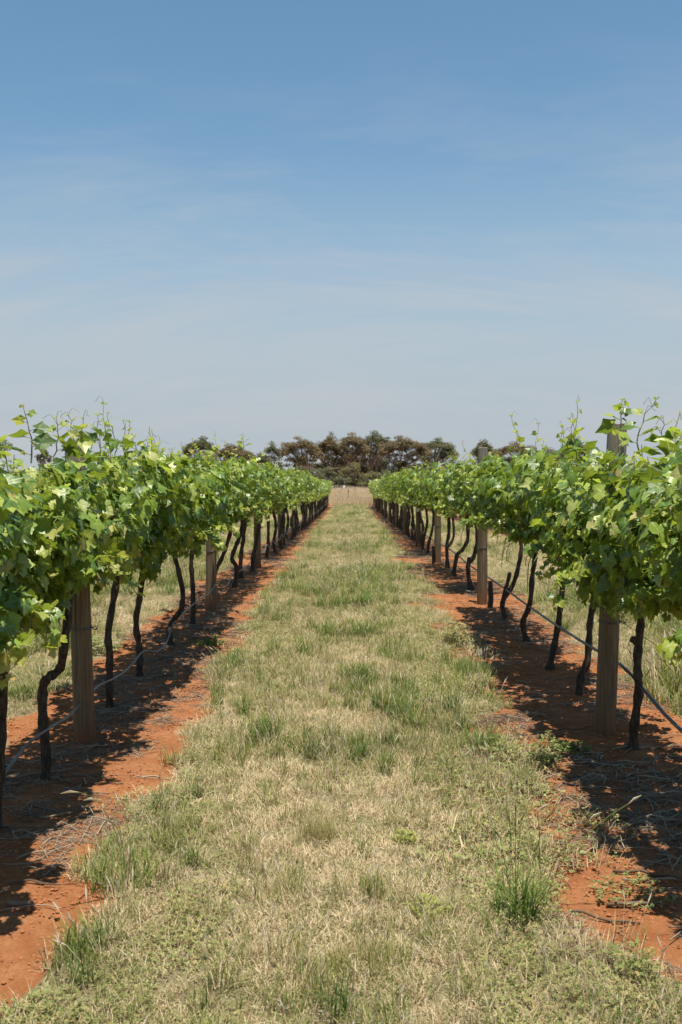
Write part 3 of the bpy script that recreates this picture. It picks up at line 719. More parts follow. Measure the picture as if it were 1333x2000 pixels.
def template(kind, seed):
    rng = random.Random(seed); mb = MB()
    if kind == 'straw':
        V, Fs = blades(rng, 60, .075, .03, .085, .0032, 1.0, 2, droop=.9, base=.35); mb.add(V, Fs); mats = [M_STRAW]
    elif kind == 'mix':
        V, Fs = blades(rng, 26, .07, .04, .09, .0034, .6, 3, droop=.6); mb.add(V, Fs, 0)
        V, Fs = blades(rng, 26, .08, .04, .10, .003, .9, 2, droop=.7, base=.2); mb.add(V, Fs, 1); mats = [M_GREEN, M_STRAW]
    elif kind == 'green':
        V, Fs = blades(rng, 34, .055, .07, .17, .0042, .42, 3, droop=.5); mb.add(V, Fs, 0)
        V, Fs = blades(rng, 8, .06, .05, .12, .003, .7, 2, droop=.7); mb.add(V, Fs, 1); mats = [M_GREEN, M_STRAW]
    elif kind == 'deep':
        V, Fs = blades(rng, 40, .05, .09, .2, .0045, .5, 3, droop=.5); mb.add(V, Fs, 0); mats = [M_DEEP]
    elif kind == 'seed':
        V, Fs = blades(rng, 16, .05, .06, .15, .0035, .45, 3, droop=.5); mb.add(V, Fs, 0)
        seed_heads(rng, mb, 5, .06, .08, .17, .35, 1, 2, .045, .0055); mats = [M_GREEN, M_STRAW, M_SEED]
    elif kind == 'wisp':
        V, Fs = blades(rng, 16, .08, .09, .19, .0026, .5, 3, droop=.55); mb.add(V, Fs, 0)
        V, Fs = blades(rng, 14, .09, .08, .18, .0024, .6, 3, droop=.5); mb.add(V, Fs, 1); seed_heads(rng, mb, 3, .07, .10, .2, .4, 1, 2, .04, .005); mats = [M_GREEN, M_STRAW, M_SEED]
    elif kind == 'weed':
        V, Fs = weed(rng, 26, .10, .045, .012); mb.add(V, Fs, 0); V, Fs = blades(rng, 30, .08, .03, .07, .003, .8, 2); mb.add(V, Fs, 1); mats = [M_WEED, M_STRAW]
    elif kind == 'tall':
        V, Fs = blades(rng, 46, .12, .18, .45, .006, .28, 3, droop=.3); mb.add(V, Fs, 0); seed_heads(rng, mb, 10, .12, .3, .5, .2, 0, 1, .07, .01); mats = [M_STRAW, M_SEED]
    elif kind == 'litter':
        V, Fs = blades(rng, 40, .10, .04, .14, .0035, .2, 2, droop=.08, base=1.42); mb.add(V, Fs, 0); mats = [M_CANE]
        for _ in range(3):
            a = rng.uniform(0, 6.28); p = Vector((rng.uniform(-.08, .08), rng.uniform(-.08, .08), .006)); d = Vector((cos(a), sin(a), rng.uniform(0, .05))) * rng.uniform(.04, .09)
            mb.tube([p - d, p + Vector((.004, .004, .003)), p + d], .0026, 4, 0)
    elif kind == 'clod':
        for _ in range(7):
            c = Vector((rng.uniform(-.1, .1), rng.uniform(-.1, .1), 0)); r = rng.uniform(.004, .013); V = []
            for (x, y, z) in ((1, 0, 0), (0, 1, 0), (-1, 0, 0), (0, -1, 0), (0, 0, 1), (0, 0, -1)): V.append(c + Vector((x, y, z * .7)) * r * rng.uniform(.7, 1.3))
            mb.add(V, [(0, 1, 4), (1, 2, 4), (2, 3, 4), (3, 0, 4), (1, 0, 5), (2, 1, 5), (3, 2, 5), (0, 3, 5)]); mats = [M_CLOD]
    return mb.mesh('tuft', mats)
def scatter(name, kinds, pts, label, nvar=5):
    """pts: rows of x, y, z, rz, tiltx, tilty, scale, kind index; one object of uncountable cover"""
    col = bpy.data.collections.new(name + '_kinds'); allo = []
    for a, kd in enumerate(kinds):
        for b in range(nvar):
            o = bpy.data.objects.new(f'{name}_{a}{b:02d}', template(kd, a * 40 + b + len(name))); col.objects.link(o)
    P = np.asarray(pts, float)
    me = bpy.data.meshes.new(name); me.vertices.add(len(P)); me.vertices.foreach_set('co', P[:, :3].astype(np.float32).ravel())
    ra = me.attributes.new('rot', 'FLOAT_VECTOR', 'POINT'); ra.data.foreach_set('vector', P[:, [4, 5, 3]].astype(np.float32).ravel())
    sa = me.attributes.new('scl', 'FLOAT_VECTOR', 'POINT'); flat = P[:, 8] if P.shape[1] > 8 else np.ones(len(P)); sa.data.foreach_set('vector', np.stack([P[:, 6], P[:, 6], P[:, 6] * flat], 1).astype(np.float32).ravel())
    idx = P[:, 7].astype(int) * nvar + NR.randint(0, nvar, len(P))
    ia = me.attributes.new('idx', 'INT', 'POINT'); ia.data.foreach_set('value', idx.astype(np.int32))
    g = bpy.data.node_groups.new(name, 'GeometryNodeTree')
    g.interface.new_socket('Geometry', in_out='INPUT', socket_type='NodeSocketGeometry'); g.interface.new_socket('Geometry', in_out='OUTPUT', socket_type='NodeSocketGeometry')
    gi = g.nodes.new('NodeGroupInput'); go = g.nodes.new('NodeGroupOutput'); ip = g.nodes.new('GeometryNodeInstanceOnPoints'); ci = g.nodes.new('GeometryNodeCollectionInfo')
    ci.inputs['Collection'].default_value = col; ci.inputs['Separate Children'].default_value = True; ci.inputs['Reset Children'].default_value = True
    ip.inputs['Pick Instance'].default_value = True
    def na(t, nm):
        n = g.nodes.new('GeometryNodeInputNamedAttribute'); n.data_type = t; n.inputs['Name'].default_value = nm; return n.outputs['Attribute']
    er = g.nodes.new('FunctionNodeEulerToRotation')
    g.links.new(na('FLOAT_VECTOR', 'rot'), er.inputs[0]); g.links.new(er.outputs[0], ip.inputs['Rotation'])
    g.links.new(na('FLOAT_VECTOR', 'scl'), ip.inputs['Scale']); g.links.new(na('INT', 'idx'), ip.inputs['Instance Index'])
    g.links.new(gi.outputs[0], ip.inputs['Points']); g.links.new(ci.outputs[0], ip.inputs['Instance']); g.links.new(ip.outputs[0], go.inputs[0])
    o = obj(name, me, kind='stuff', label=label); md = o.modifiers.new('cover', 'NODES'); md.node_group = g
    return o

def rand_area(x0, x1, y0, y1, dens):
    n = int((x1 - x0) * (y1 - y0) * dens); return NR.uniform(x0, x1, n), NR.uniform(y0, y1, n)
pts = []; lit = []; clods = []
KG = ['straw', 'mix', 'green', 'deep', 'seed', 'weed', 'wisp']
bands = [(1.6, 4.5, 480, .85), (4.5, 8, 380, .92), (8, 13, 250, 1.1), (13, 22, 140, 1.4), (22, 38, 70, 1.9), (38, 68, 28, 2.7)]
for (y0, y1, dens, s0) in bands:
    for lane in (0, -3, 3, -6, 6):
        dd = dens * (1 if lane == 0 else .55)
        if lane == 0 or y1 > 4.6 and abs(lane) == 3 or y1 > 20:
            x, y = rand_area(lane - 1.15, lane + 1.15, y0, y1, dd)
            sm = soil_mask(x, y); keep = NR.rand(len(x)) > sm * 1.25
            x, y, sm = x[keep], y[keep], sm[keep]
            wet = fbm(x * .9 + 7, y * .55 + 2, 71, 3) + .24 * (vnoise(x * 5, y * 4.5, 77) - .5)
            wet = .5 + (wet - .5) * .65 + .22 * (vnoise(x * 2.6, y * 2.1, 171) - .5); wet = wet - .045 * np.exp(-((np.abs(x - lane) - .55) / .14) ** 2) - .02; wet = wet + .04 * np.exp(-((x - .32) / .28) ** 2) - .06 * np.exp(-((x + .10) / .3) ** 2) * (y > 4.5) * (y < 8) - .05 * (y < 3.6) * (x > .1) + .05 * (x < -.35) - .015 * (y > 11) + .05 * (y > 11) * (y < 16) * (x > .1)
            edge = np.abs(x - lane) 
            u = NR.rand(len(x)); u2 = NR.rand(len(x))
            kind = np.where(wet > .59, np.where(u < .28, 2, np.where(u < .38, 3, np.where(u < .42, 4, np.where(u < .68, 0, 1)))), np.where(wet > .47, np.where(u < .40, 1, np.where(u < .52, 2, np.where(u < .56, 3, np.where(u < .59, 4, 0)))), np.where(u < .74, 0, np.where(u < .95, 1, np.where(u < .98, 2, 4)))))
            wz = vnoise(x * 2.2, y * 1.6, 91)
            isw = (u2 < .62) & (edge > .42) & (wz > .36) & (lane >= 0) | (u2 < .4) & (edge > .45) & (wz > .62) | (u2 < .30) & (wz > .78)
            kind = np.where(isw, 5, kind); kind = np.where((~isw) & (NR.rand(len(x)) < .04 + .16 * vnoise(x * 1.9, y * 1.5, 211) ** 2), 6, kind)
            hs = np.where((kind == 0), 1.0, np.where(kind == 5, 1.0, .85 + .5 * np.clip(wet - .45, 0, .3) / .3))
            z = gz(x, y); n = len(x)
            sc_ = s0 * NR.uniform(.65, 1.2, n) * np.where(y0 > 12, .8, 1) * hs
            pts.append(np.stack([x, y, z, NR.uniform(0, 6.28, n), NR.normal(0, .12, n), NR.normal(0, .12, n), sc_, kind, 1 / np.clip(sc_, .9, 3) ** .75], 1))
    for cx in (-1.5, 1.5, -4.5, 4.5):
        dd = dens * (.42 if abs(cx) < 2 else .15)
        x, y = rand_area(cx - .8, cx + .8, y0, y1, dd); sm = soil_mask(x, y); f = fbm(x * 2.1, y * 1.4, 55)
        outer = (np.sign(cx) * (x - cx)) > -.12
        pr = np.where(outer, .16, .0) + (f - .47) * 2.4 
        if cx > 0: pr = pr + .10 + .25 * (y < 7) * (x < 1.3)
        keep = (sm > .1) & (NR.rand(len(x)) < pr); x, y = x[keep], y[keep]; n = len(x)
        lit.append(np.stack([x, y, gz(x, y) + .002, NR.uniform(0, 6.28, n), NR.normal(0, .05, n), NR.normal(0, .05, n), s0 * NR.uniform(.7, 1.2, n), np.zeros(n)], 1))
        if y0 < 12:
            x, y = rand_area(cx - .7, cx + .7, y0, y1, dens * .6); keep = soil_mask(x, y) > .3; x, y = x[keep], y[keep]; n = len(x)
            clods.append(np.stack([x, y, gz(x, y), NR.uniform(0, 6.28, n), np.zeros(n), np.zeros(n), s0 * NR.uniform(.4, 1.1, n), np.zeros(n)], 1))
# weeds straggling over the right lane edge
x, y = rand_area(.42, 1.12, 3.6, 15, 95); kp = NR.rand(len(x)) < np.clip((vnoise(x * 3.5, y * 2.2, 301) - .30) * 2, 0, 1) * np.clip(1.5 - np.abs(x - .7) * 3, .1, 1); x, y = x[kp], y[kp]; n = len(x)
pts.append(np.stack([x, y, gz(x, y), NR.uniform(0, 6.28, n), NR.normal(0, .15, n), NR.normal(0, .15, n), NR.uniform(.8, 1.7, n), np.full(n, 5), NR.uniform(.7, 1.6, n)], 1))
pts = np.concatenate(pts); lit = np.concatenate(lit); clods = np.concatenate(clods)
scatter('grass', KG, pts, 'mown dry and green grass with seed heads and low weeds between the vine rows')
scatter('plant_litter', ['litter'], lit, 'dry straw and broken canes scattered on the red soil under the vines')
scatter('soil_clods', ['clod'], clods, 'small crumbs of red earth lying on the bare strips')
tp = []
for (y0, y1, xw, dens, s0) in ((66.5, 85, 14, 5, 1.0), (85, 120, 18, 1.6, 1.5), (120, 190, 26, .5, 1.6)):
    x, y = rand_area(-xw, xw, y0, y1, dens); n = len(x)
    tp.append(np.stack([x, y, gz(x, y), NR.uniform(0, 6.28, n), NR.normal(0, .1, n), NR.normal(0, .1, n), s0 * NR.uniform(.6, 1.2, n) * (.5 + vnoise(x * .4, y * .2, 8)), np.zeros(n)], 1))
scatter('dry_field_grass', ['tall'], np.concatenate(tp), 'tall bleached grass of the open paddock beyond the vine rows')

# individual plants one can point to
def plant(name, px, py, d, build, lab, cat, mats, rz=0):
    p = at(px, py, d); g = gzf(p.x, p.y); mb = MB(); build(mb); 
    return obj(name, mb.mesh(name, mats), None, (p.x, p.y, g), label=lab, cat=cat)
def gy_at(py):   # depth at which a pixel row meets the ground
    d = 3.0
    for _ in range(30): d = (CAM_H - float(prof([d])[0])) * F / (py - 945)
    return d
def B(mb, seed, m, *a, **k):
    V, Fs = blades(random.Random(seed), *a, **k); mb.add(V, Fs, m)
def b_clump(mb):
    B(mb, 1, 0, 130, .07, .12, .26, .0055, .62, 4, droop=.38); B(mb, 2, 1, 30, .09, .05, .12, .004, .9, 3); seed_heads(random.Random(3), mb, 7, .04, .26, .40, .3, 0, 0, .05, .004)
plant('grass_clump', 1008, 1805, gy_at(1805), b_clump, 'large dark green tussock spreading near the bottom right of the lane', 'tussock', [M_DEEP, M_STRAW])
def b_olive(mb):
    B(mb, 5, 0, 260, .075, .09, .17, .0016, .42, 3, droop=.35); B(mb, 6, 1, 60, .07, .04, .08, .003, .8, 2)
plant('wispy_tussock', 622, 1650, gy_at(1650), b_olive, 'fine olive yellow wispy tussock in the middle of the lane', 'tussock', [M_OLIVE, M_STRAW])
def b_small(mb): B(mb, 7, 0, 90, .11, .06, .13, .0042, .5, 3, droop=.45)
plant('grass_clump', 635, 1478, gy_at(1478), b_small, 'small dark green grass clump on pale mown grass further up the lane', 'tussock', [M_DEEP])
def b_dry(mb): B(mb, 9, 0, 200, .10, .07, .15, .002, .6, 3, droop=.4)
plant('dry_tussock', 1125, 1868, gy_at(1868), b_dry, 'bleached wiry tussock between the green clump and the red soil', 'tussock', [M_STRAW])
plant('dry_tussock', 690, 1905, gy_at(1905), b_dry, 'straw coloured tussock at the bottom centre of the lane', 'tussock', [M_OLIVE])
def b_left(mb):
    B(mb, 11, 0, 110, .14, .12, .24, .005, .45, 4, droop=.4)
    rng = random.Random(12)
    for (x, y, z) in ((-.14, 0, .34), (-.10, .05, .30), (-.05, .02, .22), (.03, .05, .25)):
        P = smooth_path([Vector((0, 0, 0)), Vector((x * .3, y * .3, z * .6)), Vector((x * .8, y, z * .95)), Vector((x * 1.25, y, z * 1.04))], 3)
        mb.tube(P, .0013, 4, 0); e = P[-1]
        mb.tube([e, e + Vector((x, 0, .01)) * .25, e + Vector((x, 0, -.01)) * .5], [.001, .005, .001], 4, 1)
plant('seeding_grass', 250, 1745, gy_at(1745), b_left, 'tall seeding grass leaning over the red soil at the left lane edge', 'grass plant', [M_GREEN, M_SEED])
def b_stalk(mb):
    for k_, (x, z) in enumerate(((.30, .36), (.16, .30), (-.02, .33))):
        P = smooth_path([Vector((0, 0, 0)), Vector((x * .25, .02 * k_, z * .45)), Vector((x * .65, 0, z * .8)), Vector((x, 0, z))], 3); mb.tube(P, .0015, 4, 0)
        mb.tube([P[-1], P[-1] + Vector((.02, 0, .018)), P[-1] + Vector((.045, 0, .03))], [.0012, .0045, .001], 4, 1)
    B(mb, 14, 0, 30, .05, .08, .18, .004, .5, 3)
plant('seeding_grass', 1060, 1800, gy_at(1800) + .1, b_stalk, 'thin arching grass stalks rising beside the large green tussock', 'grass plant', [M_GREEN, M_SEED])
def b_weed(seed, n, rad, h, lf):
    def f(mb):
        rng = random.Random(seed); V, Fs = weed(rng, n, rad, h, lf); mb.add(V, Fs, 0)
        for q in range(9):
            a = rng.uniform(0, 6.28); e = Vector((cos(a) * rad * .8, sin(a) * rad * .8, h * .7)); mb.tube([Vector((0, 0, 0)), e * .5 + Vector((0, 0, h * .2)), e], .0014, 4, 1)
    return f
plant('broadleaf_weed', 1225, 1745, gy_at(1745), b_weed(21, 80, .17, .05, .018), 'low green weed sprawling on canes at the right soil edge', 'weed', [M_WEED, M_SHOOT])
plant('broadleaf_weed', 1235, 1915, gy_at(1915), b_weed(22, 55, .09, .12, .017), 'small upright weed on red soil in the bottom right corner', 'weed', [M_WEED, M_SHOOT])
plant('broadleaf_weed', 1065, 1500, gy_at(1500), b_weed(23, 150, .09, .22, .020), 'dark upright weed at the right lane edge before the shaded soil', 'weed', [M_WEED, M_SHOOT])
plant('broadleaf_weed', 892, 1260, gy_at(1260), b_weed(24, 160, .12, .26, .028), 'bushy upright weed beyond, on the right lane edge', 'weed', [M_WEED, M_SHOOT])
def b_thistle(mb): B(mb, 31, 0, 60, .10, .10, .22, .018, .9, 3, droop=.5, base=.4)
plant('rosette_weed', 412, 1258, gy_at(1258), b_thistle, 'bright green flat rosette weed beside the left row shadow', 'weed', [M_DEEP])
plant('rosette_weed', 195, 1275, gy_at(1290) + .3, b_weed(25, 170, .18, .16, .03), 'leafy weed growing behind the nearest left post', 'weed', [M_WEED, M_SHOOT])
plant('broadleaf_weed', 1115, 1462, gy_at(1462), b_weed(26, 110, .12, .06, .02), 'flat weed patch in the shade before the nearest right post', 'weed', [M_DEEP, M_SHOOT])
plant('yellow_weed', 790, 1650, gy_at(1650), b_weed(27, 50, .05, .05, .018), 'tiny yellow green weed right of the wispy tussock', 'weed', [M_YOUNG, M_SHOOT])
plant('yellow_weed', 835, 1790, gy_at(1790), b_weed(28, 70, .08, .05, .018), 'yellow green weed patch left of the large tussock', 'weed', [M_YOUNG, M_SHOOT])
# tall grass of the neighbouring lane at the right
tl = []
for (cx, cy, n) in ((2.35, 6.9, 26), (2.5, 6.2, 22), (2.9, 7.8, 30), (3.2, 9.5, 30), (-2.6, 8.6, 22), (-3.1, 10.4, 24), (2.6, 11.5, 20), (-2.5, 13.5, 20)):
    for _ in range(n):
        x = cx + R.gauss(0, .2); y = cy + R.gauss(0, .35); tl.append((x, y, gzf(x, y), R.uniform(0, 6.28), R.gauss(0, .1), R.gauss(0, .1), R.uniform(1.3, 2.2), R.choice((0, 1))))
scatter('tall_lane_grass', ['green', 'seed'], tl, 'taller seeding grass in the lanes beyond the two rows')

# pruned canes lying about: a few single ones, the mass as litter
def cane(p, ang, L, r, rng, m=0, mb=None):
    mb = mb or MB(); d = Vector((cos(ang), sin(ang), 0)); s_ = Vector((-sin(ang), cos(ang), 0)); P = []
    b = rng.uniform(-.12, .12)
    for i in range(6):
        t = i / 5 - .5; q = Vector(p) + d * L * t + s_ * b * L * (4 * t * t - 1) + s_ * rng.uniform(-.006, .006)
        q.z = gzf(q.x, q.y) + r + rng.uniform(.0, .012); P.append(q)
    mb.tube(P, [r, r * 1.02, r * .95, r * 1.1, r * .85, r * .7], 5, m, True, .1); return mb
mb = MB(); rng = random.Random(77)
for _ in range(620):
    s = rng.choice((-1, 1, 1)); d = rng.uniform(2.2, 5.5) if rng.random() < .5 else rng.uniform(4, 16)
    x = s * 1.5 + rng.gauss(.05 * s, .28)
    if abs(x) < .85: continue
    cane((x, d, 0), rng.gauss(.15, .7) + (pi if rng.random() < .5 else 0), rng.uniform(.06, .26), rng.uniform(.0018, .0042), rng, 0, mb)
obj('cane_litter', mb.mesh('cane_litter', M_CANE), kind='stuff', label='thin pruned canes strewn over the red soil below the vines')
for (px, py, ang, L, r, lab) in ((1265, 1712, -.45, .26, .006, 'pale forked cane lying at the shadow edge, right foreground'), (1240, 1768, .05, .20, .007, 'thick pale cane piece half buried right of the low weed'),
        (1180, 1795, -.35, .24, .005, 'long brown cane pointing to the lower right over bare soil'), (1195, 1595, .1, .22, .005, 'reddish cane in a bundle at the right litter edge'),
        (1175, 1490, -.1, .28, .004, 'curved bleached cane below the nearest right post'), (1262, 1610, 1.3, .10, .005, 'upright pale twig in the right shadow'),
        (1160, 1555, .25, .24, .005, 'grey cane crossing the litter pile right of the lane'), (112, 1600, .25, .14, .006, 'short pale stick on orange soil at the left'),
        (235, 1375, 1.1, .22, .004, 'twisted pale twig in shade behind the nearest left post'), (90, 1515, .5, .25, .005, 'bleached cane lying in the left row shadow'),
        (40, 1780, .1, .09, .009, 'chip of brown wood on red soil at the left edge')):
    d = gy_at(py); p = at(px, py, d); m_ = cane((p.x, p.y, 0), ang, L, r, R)
    obj('fallen_cane', m_.mesh('fallen_cane', M_CANE, True), label=lab, cat='stick', group='fallen canes under the vines')

# ------------------------------------------------------------------ far field: picket, yard, trees
def picket(px, py, d, H, lab):
    p = at(px, py, d); mb = MB(); mb.box((0, 0, H / 2 - .1), (.05, .012, H + .2)); mb.box((0, .02, H / 2 - .1), (.012, .04, H + .2))
    obj('steel_picket', mb.mesh('steel_picket', M_RUST), None, (p.x, d, gzf(p.x, d)), label=lab, cat='fence post')
picket(681, 982, 74, 1.05, 'rusty steel picket standing alone where the lane meets the paddock')
picket(719, 984, 72, .5, 'short rusty stub beside the end of the right row')
def yard_frame(px0, px1, ytop, d, m, lab, name='pipe_frame'):
    a = at(px0, 957, d); b = at(px1, 957, d); zt = at(px0, ytop, d).z; g = .1
    e = empty(name, ((a.x + b.x) / 2, d, g), label=lab, cat='rail frame'); w = (b.x - a.x) / 2; h = zt - g
    for sx in (-1, 1):
        mb = MB(); mb.tube([Vector((sx * w, 0, -.1)), Vector((sx * w, 0, h))], .07, 6); obj('upright', mb.mesh('upright', m), e)
    for hh in (h - .07, h * .45):
        mb = MB(); mb.tube([Vector((-w, -.08, hh)), Vector((w, -.08, hh))], .08, 6); obj('rail', mb.mesh('rail', m), e)
    return e
yard_frame(669, 690, 948.5, 230, M_RUST, 'brown pipe loading frame under the far gum trees')
yard_frame(649, 664, 953.5, 228, M_PALE, 'pale low rail left of the brown pipe frame')
# small white drum and dark trough by the yard
p = at(672.5, 956, 226); e = empty('water_drum', (p.x, 226, .1), label='tiny white drum in front of the brown pipe frame', cat='drum')
mb = MB(); mb.tube([(0, 0, 0), (0, 0, .12), (0, 0, .9), (0, 0, 1.0)], [.27, .30, .30, .26], 14); obj('drum_body', mb.mesh('drum_body', M_WHITE, True), e)
mb = MB(); mb.tube([(0, 0, 1.0), (0, 0, 1.06)], .12, 10); obj('cap', mb.mesh('cap', M_DARK), e)
p = at(666, 957, 227); e = empty('feed_trough', (p.x - .6, 227, .1), label='dark low trough left of the white drum', cat='trough')
mb = MB(); mb.box((0, 0, .55), (2.0, .7, .08)); mb.box((0, -.33, .7), (2.0, .05, .35)); mb.box((0, .33, .7), (2.0, .05, .35)); mb.box((-.98, 0, .7), (.05, .6, .35)); mb.box((.98, 0, .7), (.05, .6, .35)); obj('basin', mb.mesh('basin', M_DARK), e)
for sx in (-.8, .8):
    mb = MB(); mb.box((sx, 0, .25), (.1, .5, .52)); obj('leg', mb.mesh('leg', M_DARK), e)

e = empty('paddock_fence', (0, 198, .1), label='thin post and wire fence crossing the far edge of the dry paddock', cat='fence')
for i, x in enumerate(np.arange(-27, 28, 3.0)):
    mb = MB(); hh = 1.15 + .1 * sin(i * 2.3); mb.tube([Vector((x, 0, -.1)), Vector((x + .04 * sin(i), 0, hh))], .06, 6); obj('post', mb.mesh('post', M_BARK, True), e)
for h in (.3, .6, .9, 1.1):
    mb = MB(); mb.tube([Vector((-27, -.07, h)), Vector((27, -.07, h))], .012, 4); obj('wire', mb.mesh('wire', M_WIRE), e)

def mat_crown(name, stops):
    k = NT(name); g = k.n('ShaderNodeNewGeometry').outputs['Random Per Island']; n = k.noise(k.pos(), .35, 3)
    r = k.math('ADD', k.math('MULTIPLY', g, .45), k.maprange(n, .3, .7, 0, .6)); c = k.ramp(r, stops)
    return k.leafy(c, c, .2, .6, .25)
M_GUM = mat_crown('gum_leaves_bronze', [(0, (.06, .050, .022)), (.4, (.115, .092, .042)), (.75, (.17, .122, .056)), (1, (.22, .17, .08))])
M_GUM2 = mat_crown('gum_leaves_olive', [(0, (.048, .050, .024)), (.4, (.085, .092, .040)), (.75, (.13, .130, .055)), (1, (.19, .165, .075))])
M_BUSH = mat_crown('bush_leaves', [(0, (.06, .07, .03)), (.5, (.13, .12, .045)), (1, (.19, .17, .06))])
M_PEP = mat_crown('peppercorn_leaves', [(0, (.07, .11, .05)), (.5, (.12, .17, .08)), (1, (.19, .23, .12))])
k = NT('gum_bark'); M_GBARK = k.done(k.pbr(k.ramp(k.noise(k.n('ShaderNodeMapping', {'Vector': k.pos(), 'Scale': (1, 1, .2)}).outputs[0], 4, 4), [(.35, (.14, .10, .075)), (.6, (.36, .30, .25))]), .8, .2))
def clump_leaves(rng, c, rx, rz, n, sz, V, Fs, flat=.55, hang=0):
    for _ in range(n):
        d = Vector((rng.gauss(0, 1), rng.gauss(0, 1), rng.gauss(0, 1))).normalized(); u = rng.random() ** .35
        p = c + Vector((d.x * rx * u, d.y * rx * u, d.z * rz * u)); p.z += (.0 if d.z > -.2 else rz * .25)
        a = Vector((rng.gauss(0, 1), rng.gauss(0, 1), rng.gauss(0, flat))).normalized(); b = a.orthogonal().normalized()
        if hang: a = Vector((rng.gauss(0, .15), rng.gauss(0, .15), -1)); b = Vector((rng.gauss(0, 1), rng.gauss(0, 1), 0)).normalized()
        s_ = sz * rng.uniform(.5, 1.3); n0 = len(V)
        V += [p - a * s_ * .6, p + b * s_ * .32, p + a * s_ * .6, p - b * s_ * .32 + Vector((0, 0, s_ * .1))]; Fs.append((n0, n0 + 1, n0 + 2, n0 + 3))
def gum(px0, px1, ytop, d, seed, lab, mat, low=.45, nclump=16, dens=170, stems=3, umb=True, ybase=None, leaf=.36, name='gum_tree', cat='tree'):
    rng = random.Random(seed); a = at(px0, 950, d); b = at(px1, 950, d); H = at(px0, ytop, d).z - .1; W = (b.x - a.x) / 2; x = (a.x + b.x) / 2
    e = empty(name, (x, d, .1), label=lab, cat=cat); tb = MB(); V = []; Fs = []; cl = []
    W *= 1.05; nclump = int(max(10, W * H * (1.2 if not umb else 1.45 if low < .5 else 1.05)))
    for i in range(nclump):
        t = i / max(1, nclump - 1)
        if umb and i < nclump * .55:                         # the domed roof of foliage
            u = rng.uniform(-1, 1); v = rng.uniform(-.8, .8); q = Vector((u * W * .86, v * W * .6, 0)); rr = min(1, math.hypot(u, v * .7))
            q.z = H * (.90 - .20 * rr ** 2) - rng.uniform(0, .08) * H
        else:
            u = rng.uniform(-1, 1); v = rng.uniform(-.8, .8); q = Vector((u * W * .85, v * W * .55, H * rng.uniform(low * .55, .84)))
        cl.append((q, min(W * .4, rng.uniform(.85, 1.9)), rng.uniform(.55, 1.15)))
    cl[0] = (Vector((rng.uniform(-.2, .2) * W, 0, H * .94)), min(W * .4, 1.5), .8)
    for q, rx, rz in cl: clump_leaves(rng, q, rx, rz, int(dens * .8 * (rx / 1.5) ** 1.6) + 20, leaf, V, Fs)
    for sft in range(stems):
        bx = rng.uniform(-.18, .18) * W; fork = Vector((bx + rng.uniform(-.35, .35) * W, rng.uniform(-.2, .2) * W, H * rng.uniform(.3, .5)))
        r0 = .018 * H * rng.uniform(.8, 1.3)
        P = smooth_path([Vector((bx, 0, -.2)), Vector((bx, 0, 0)) * .4 + fork * .5 + Vector((rng.uniform(-.3, .3), 0, 0)), fork], 4)
        tb.tube(P, [r0 * (1 - .45 * i / len(P)) for i in range(len(P))], 7)
        for q, rx, rz in cl[sft::stems][:12]:
            mid = fork.lerp(q, .55) + Vector((rng.uniform(-.4, .4), rng.uniform(-.3, .3), -.03 * H))
            tb.tube(smooth_path([fork, mid, q], 3), [r0 * .5 * (1 - .7 * i / 7) for i in range(7)], 5)
    obj('trunk', tb.mesh('trunk', M_GBARK, True), e)
    obj('crown', mesh('crown', V, Fs, mat), e); return e
G = 'row of gum trees on the skyline'
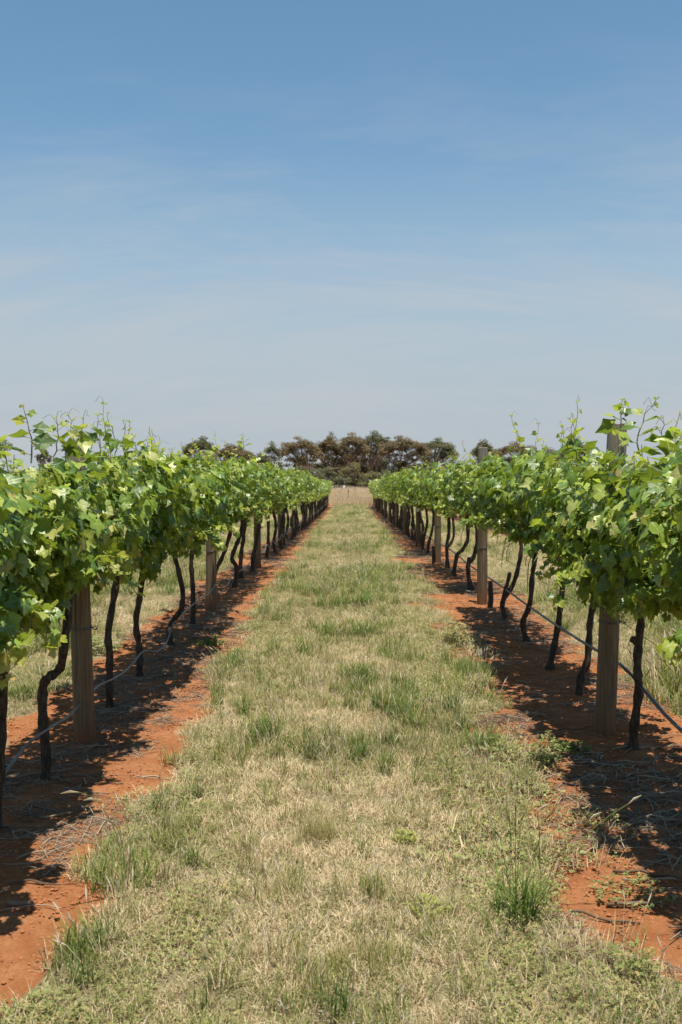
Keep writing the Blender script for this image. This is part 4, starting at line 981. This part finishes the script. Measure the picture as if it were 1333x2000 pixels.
T = [
 (516, 550, 861, 290, 1, 'small dark gum tree at the left end of the central grove', M_GUM2, .55, 9, 170, 1),
 (550, 628, 850, 282, 2, 'flat topped gum tree with thin bare stems showing sky, left in grove', M_GUM, .62, 16, 150, 4),
 (618, 668, 848, 286, 3, 'bronze gum tree with pale trunk at the end of the left row', M_GUM, .30, 20, 170, 2),
 (632, 662, 841, 300, 4, 'slim dark gum top poking above its neighbours', M_GUM2, .7, 6, 120, 1),
 (655, 722, 842, 288, 5, 'broad bronze gum tree over the centre of the lane', M_GUM, .38, 24, 170, 3),
 (700, 765, 838, 292, 6, 'tallest olive gum tree with open crown, right of lane centre', M_GUM2, .5, 18, 150, 4),
 (742, 838, 849, 270, 7, 'wide rounded dense brown gum tree over the right row end', M_GUM, .22, 36, 200, 3),
 (815, 892, 852, 284, 8, 'olive umbrella shaped gum tree with wispy gaps at grove right end', M_GUM2, .6, 16, 140, 3),
 (362, 422, 850, 280, 9, 'dark tufted gum tree above the left row behind the second post', M_GUM2, .4, 17, 170, 2),
 (408, 498, 866, 276, 10, 'low rusty brown gum tree right of the tufted one, above left row', M_GUM, .35, 22, 170, 3),
 (490, 530, 884, 285, 11, 'low dark tree filling the dip before the central grove', M_GUM2, .3, 10, 170, 2),
 (296, 332, 879, 270, 12, 'small dark green tree just showing over the left row', M_GUM2, .3, 9, 170, 2),
 (72, 102, 874, 250, 13, 'low dark tree seen between leaves behind the nearest left post', M_GUM2, .3, 9, 170, 2),
 (922, 966, 856, 280, 14, 'gum tree with split crown behind the second right post', M_GUM2, .45, 13, 160, 2),
 (958, 1050, 861, 276, 15, 'broad brown gum tree above the right row past the second post', M_GUM, .4, 24, 170, 3),
 (1050, 1100, 874, 280, 16, 'low brown tree between two gum trees above the right row', M_GUM, .4, 12, 160, 2),
 (1088, 1152, 855, 272, 17, 'thin flat topped gum tree above the right row near first post', M_GUM2, .6, 13, 110, 3),
]
for (x0, x1, yt, d, sd, lab, m, low, nc, dn, st) in T:
    e = gum(x0, x1, yt, d, sd, lab, m, low, nc, dn, st); e['group'] = G
for (x0, x1, yt, d, sd, lab, m) in (
  (560, 612, 912, 262, 31, 'dark understorey bush beneath the flat topped gum', M_GUM2), (618, 668, 914, 264, 32, 'dense dark bush at the end of the left row', M_GUM2),
  (664, 715, 906, 258, 33, 'yellow olive bush in the middle of the gap', M_BUSH), (700, 745, 924, 255, 34, 'pale arching bush behind the gravel track', M_BUSH),
  (728, 775, 920, 262, 35, 'dark bush at the end of the right row', M_GUM2), (765, 842, 916, 258, 36, 'wide dark bush under the rounded brown gum', M_GUM2),
  (575, 640, 896, 300, 41, 'dark rounded tree filling behind the thin stemmed gum', M_GUM2), (640, 705, 888, 305, 42, 'dark bronze tree behind the centre of the grove', M_GUM),
  (690, 760, 884, 306, 43, 'shaded olive tree deep in the grove right of centre', M_GUM2), (770, 850, 896, 300, 44, 'dark tree standing behind the wide rounded gum', M_GUM2),
  (640, 690, 934, 250, 37, 'low dark scrub behind the white drum', M_GUM2), (830, 900, 926, 262, 38, 'dark bush under the umbrella shaped gum', M_GUM2)):
    gum(x0, x1, yt, d, sd, lab, m, .15, 20, 230, 2, False, name='bush', cat='bush')
gum(-60, 12, 822, 95, 40, 'feathery pale green tree at the extreme left edge', M_PEP, .3, 22, 260, 2, True, leaf=.30, name='pepper_tree')
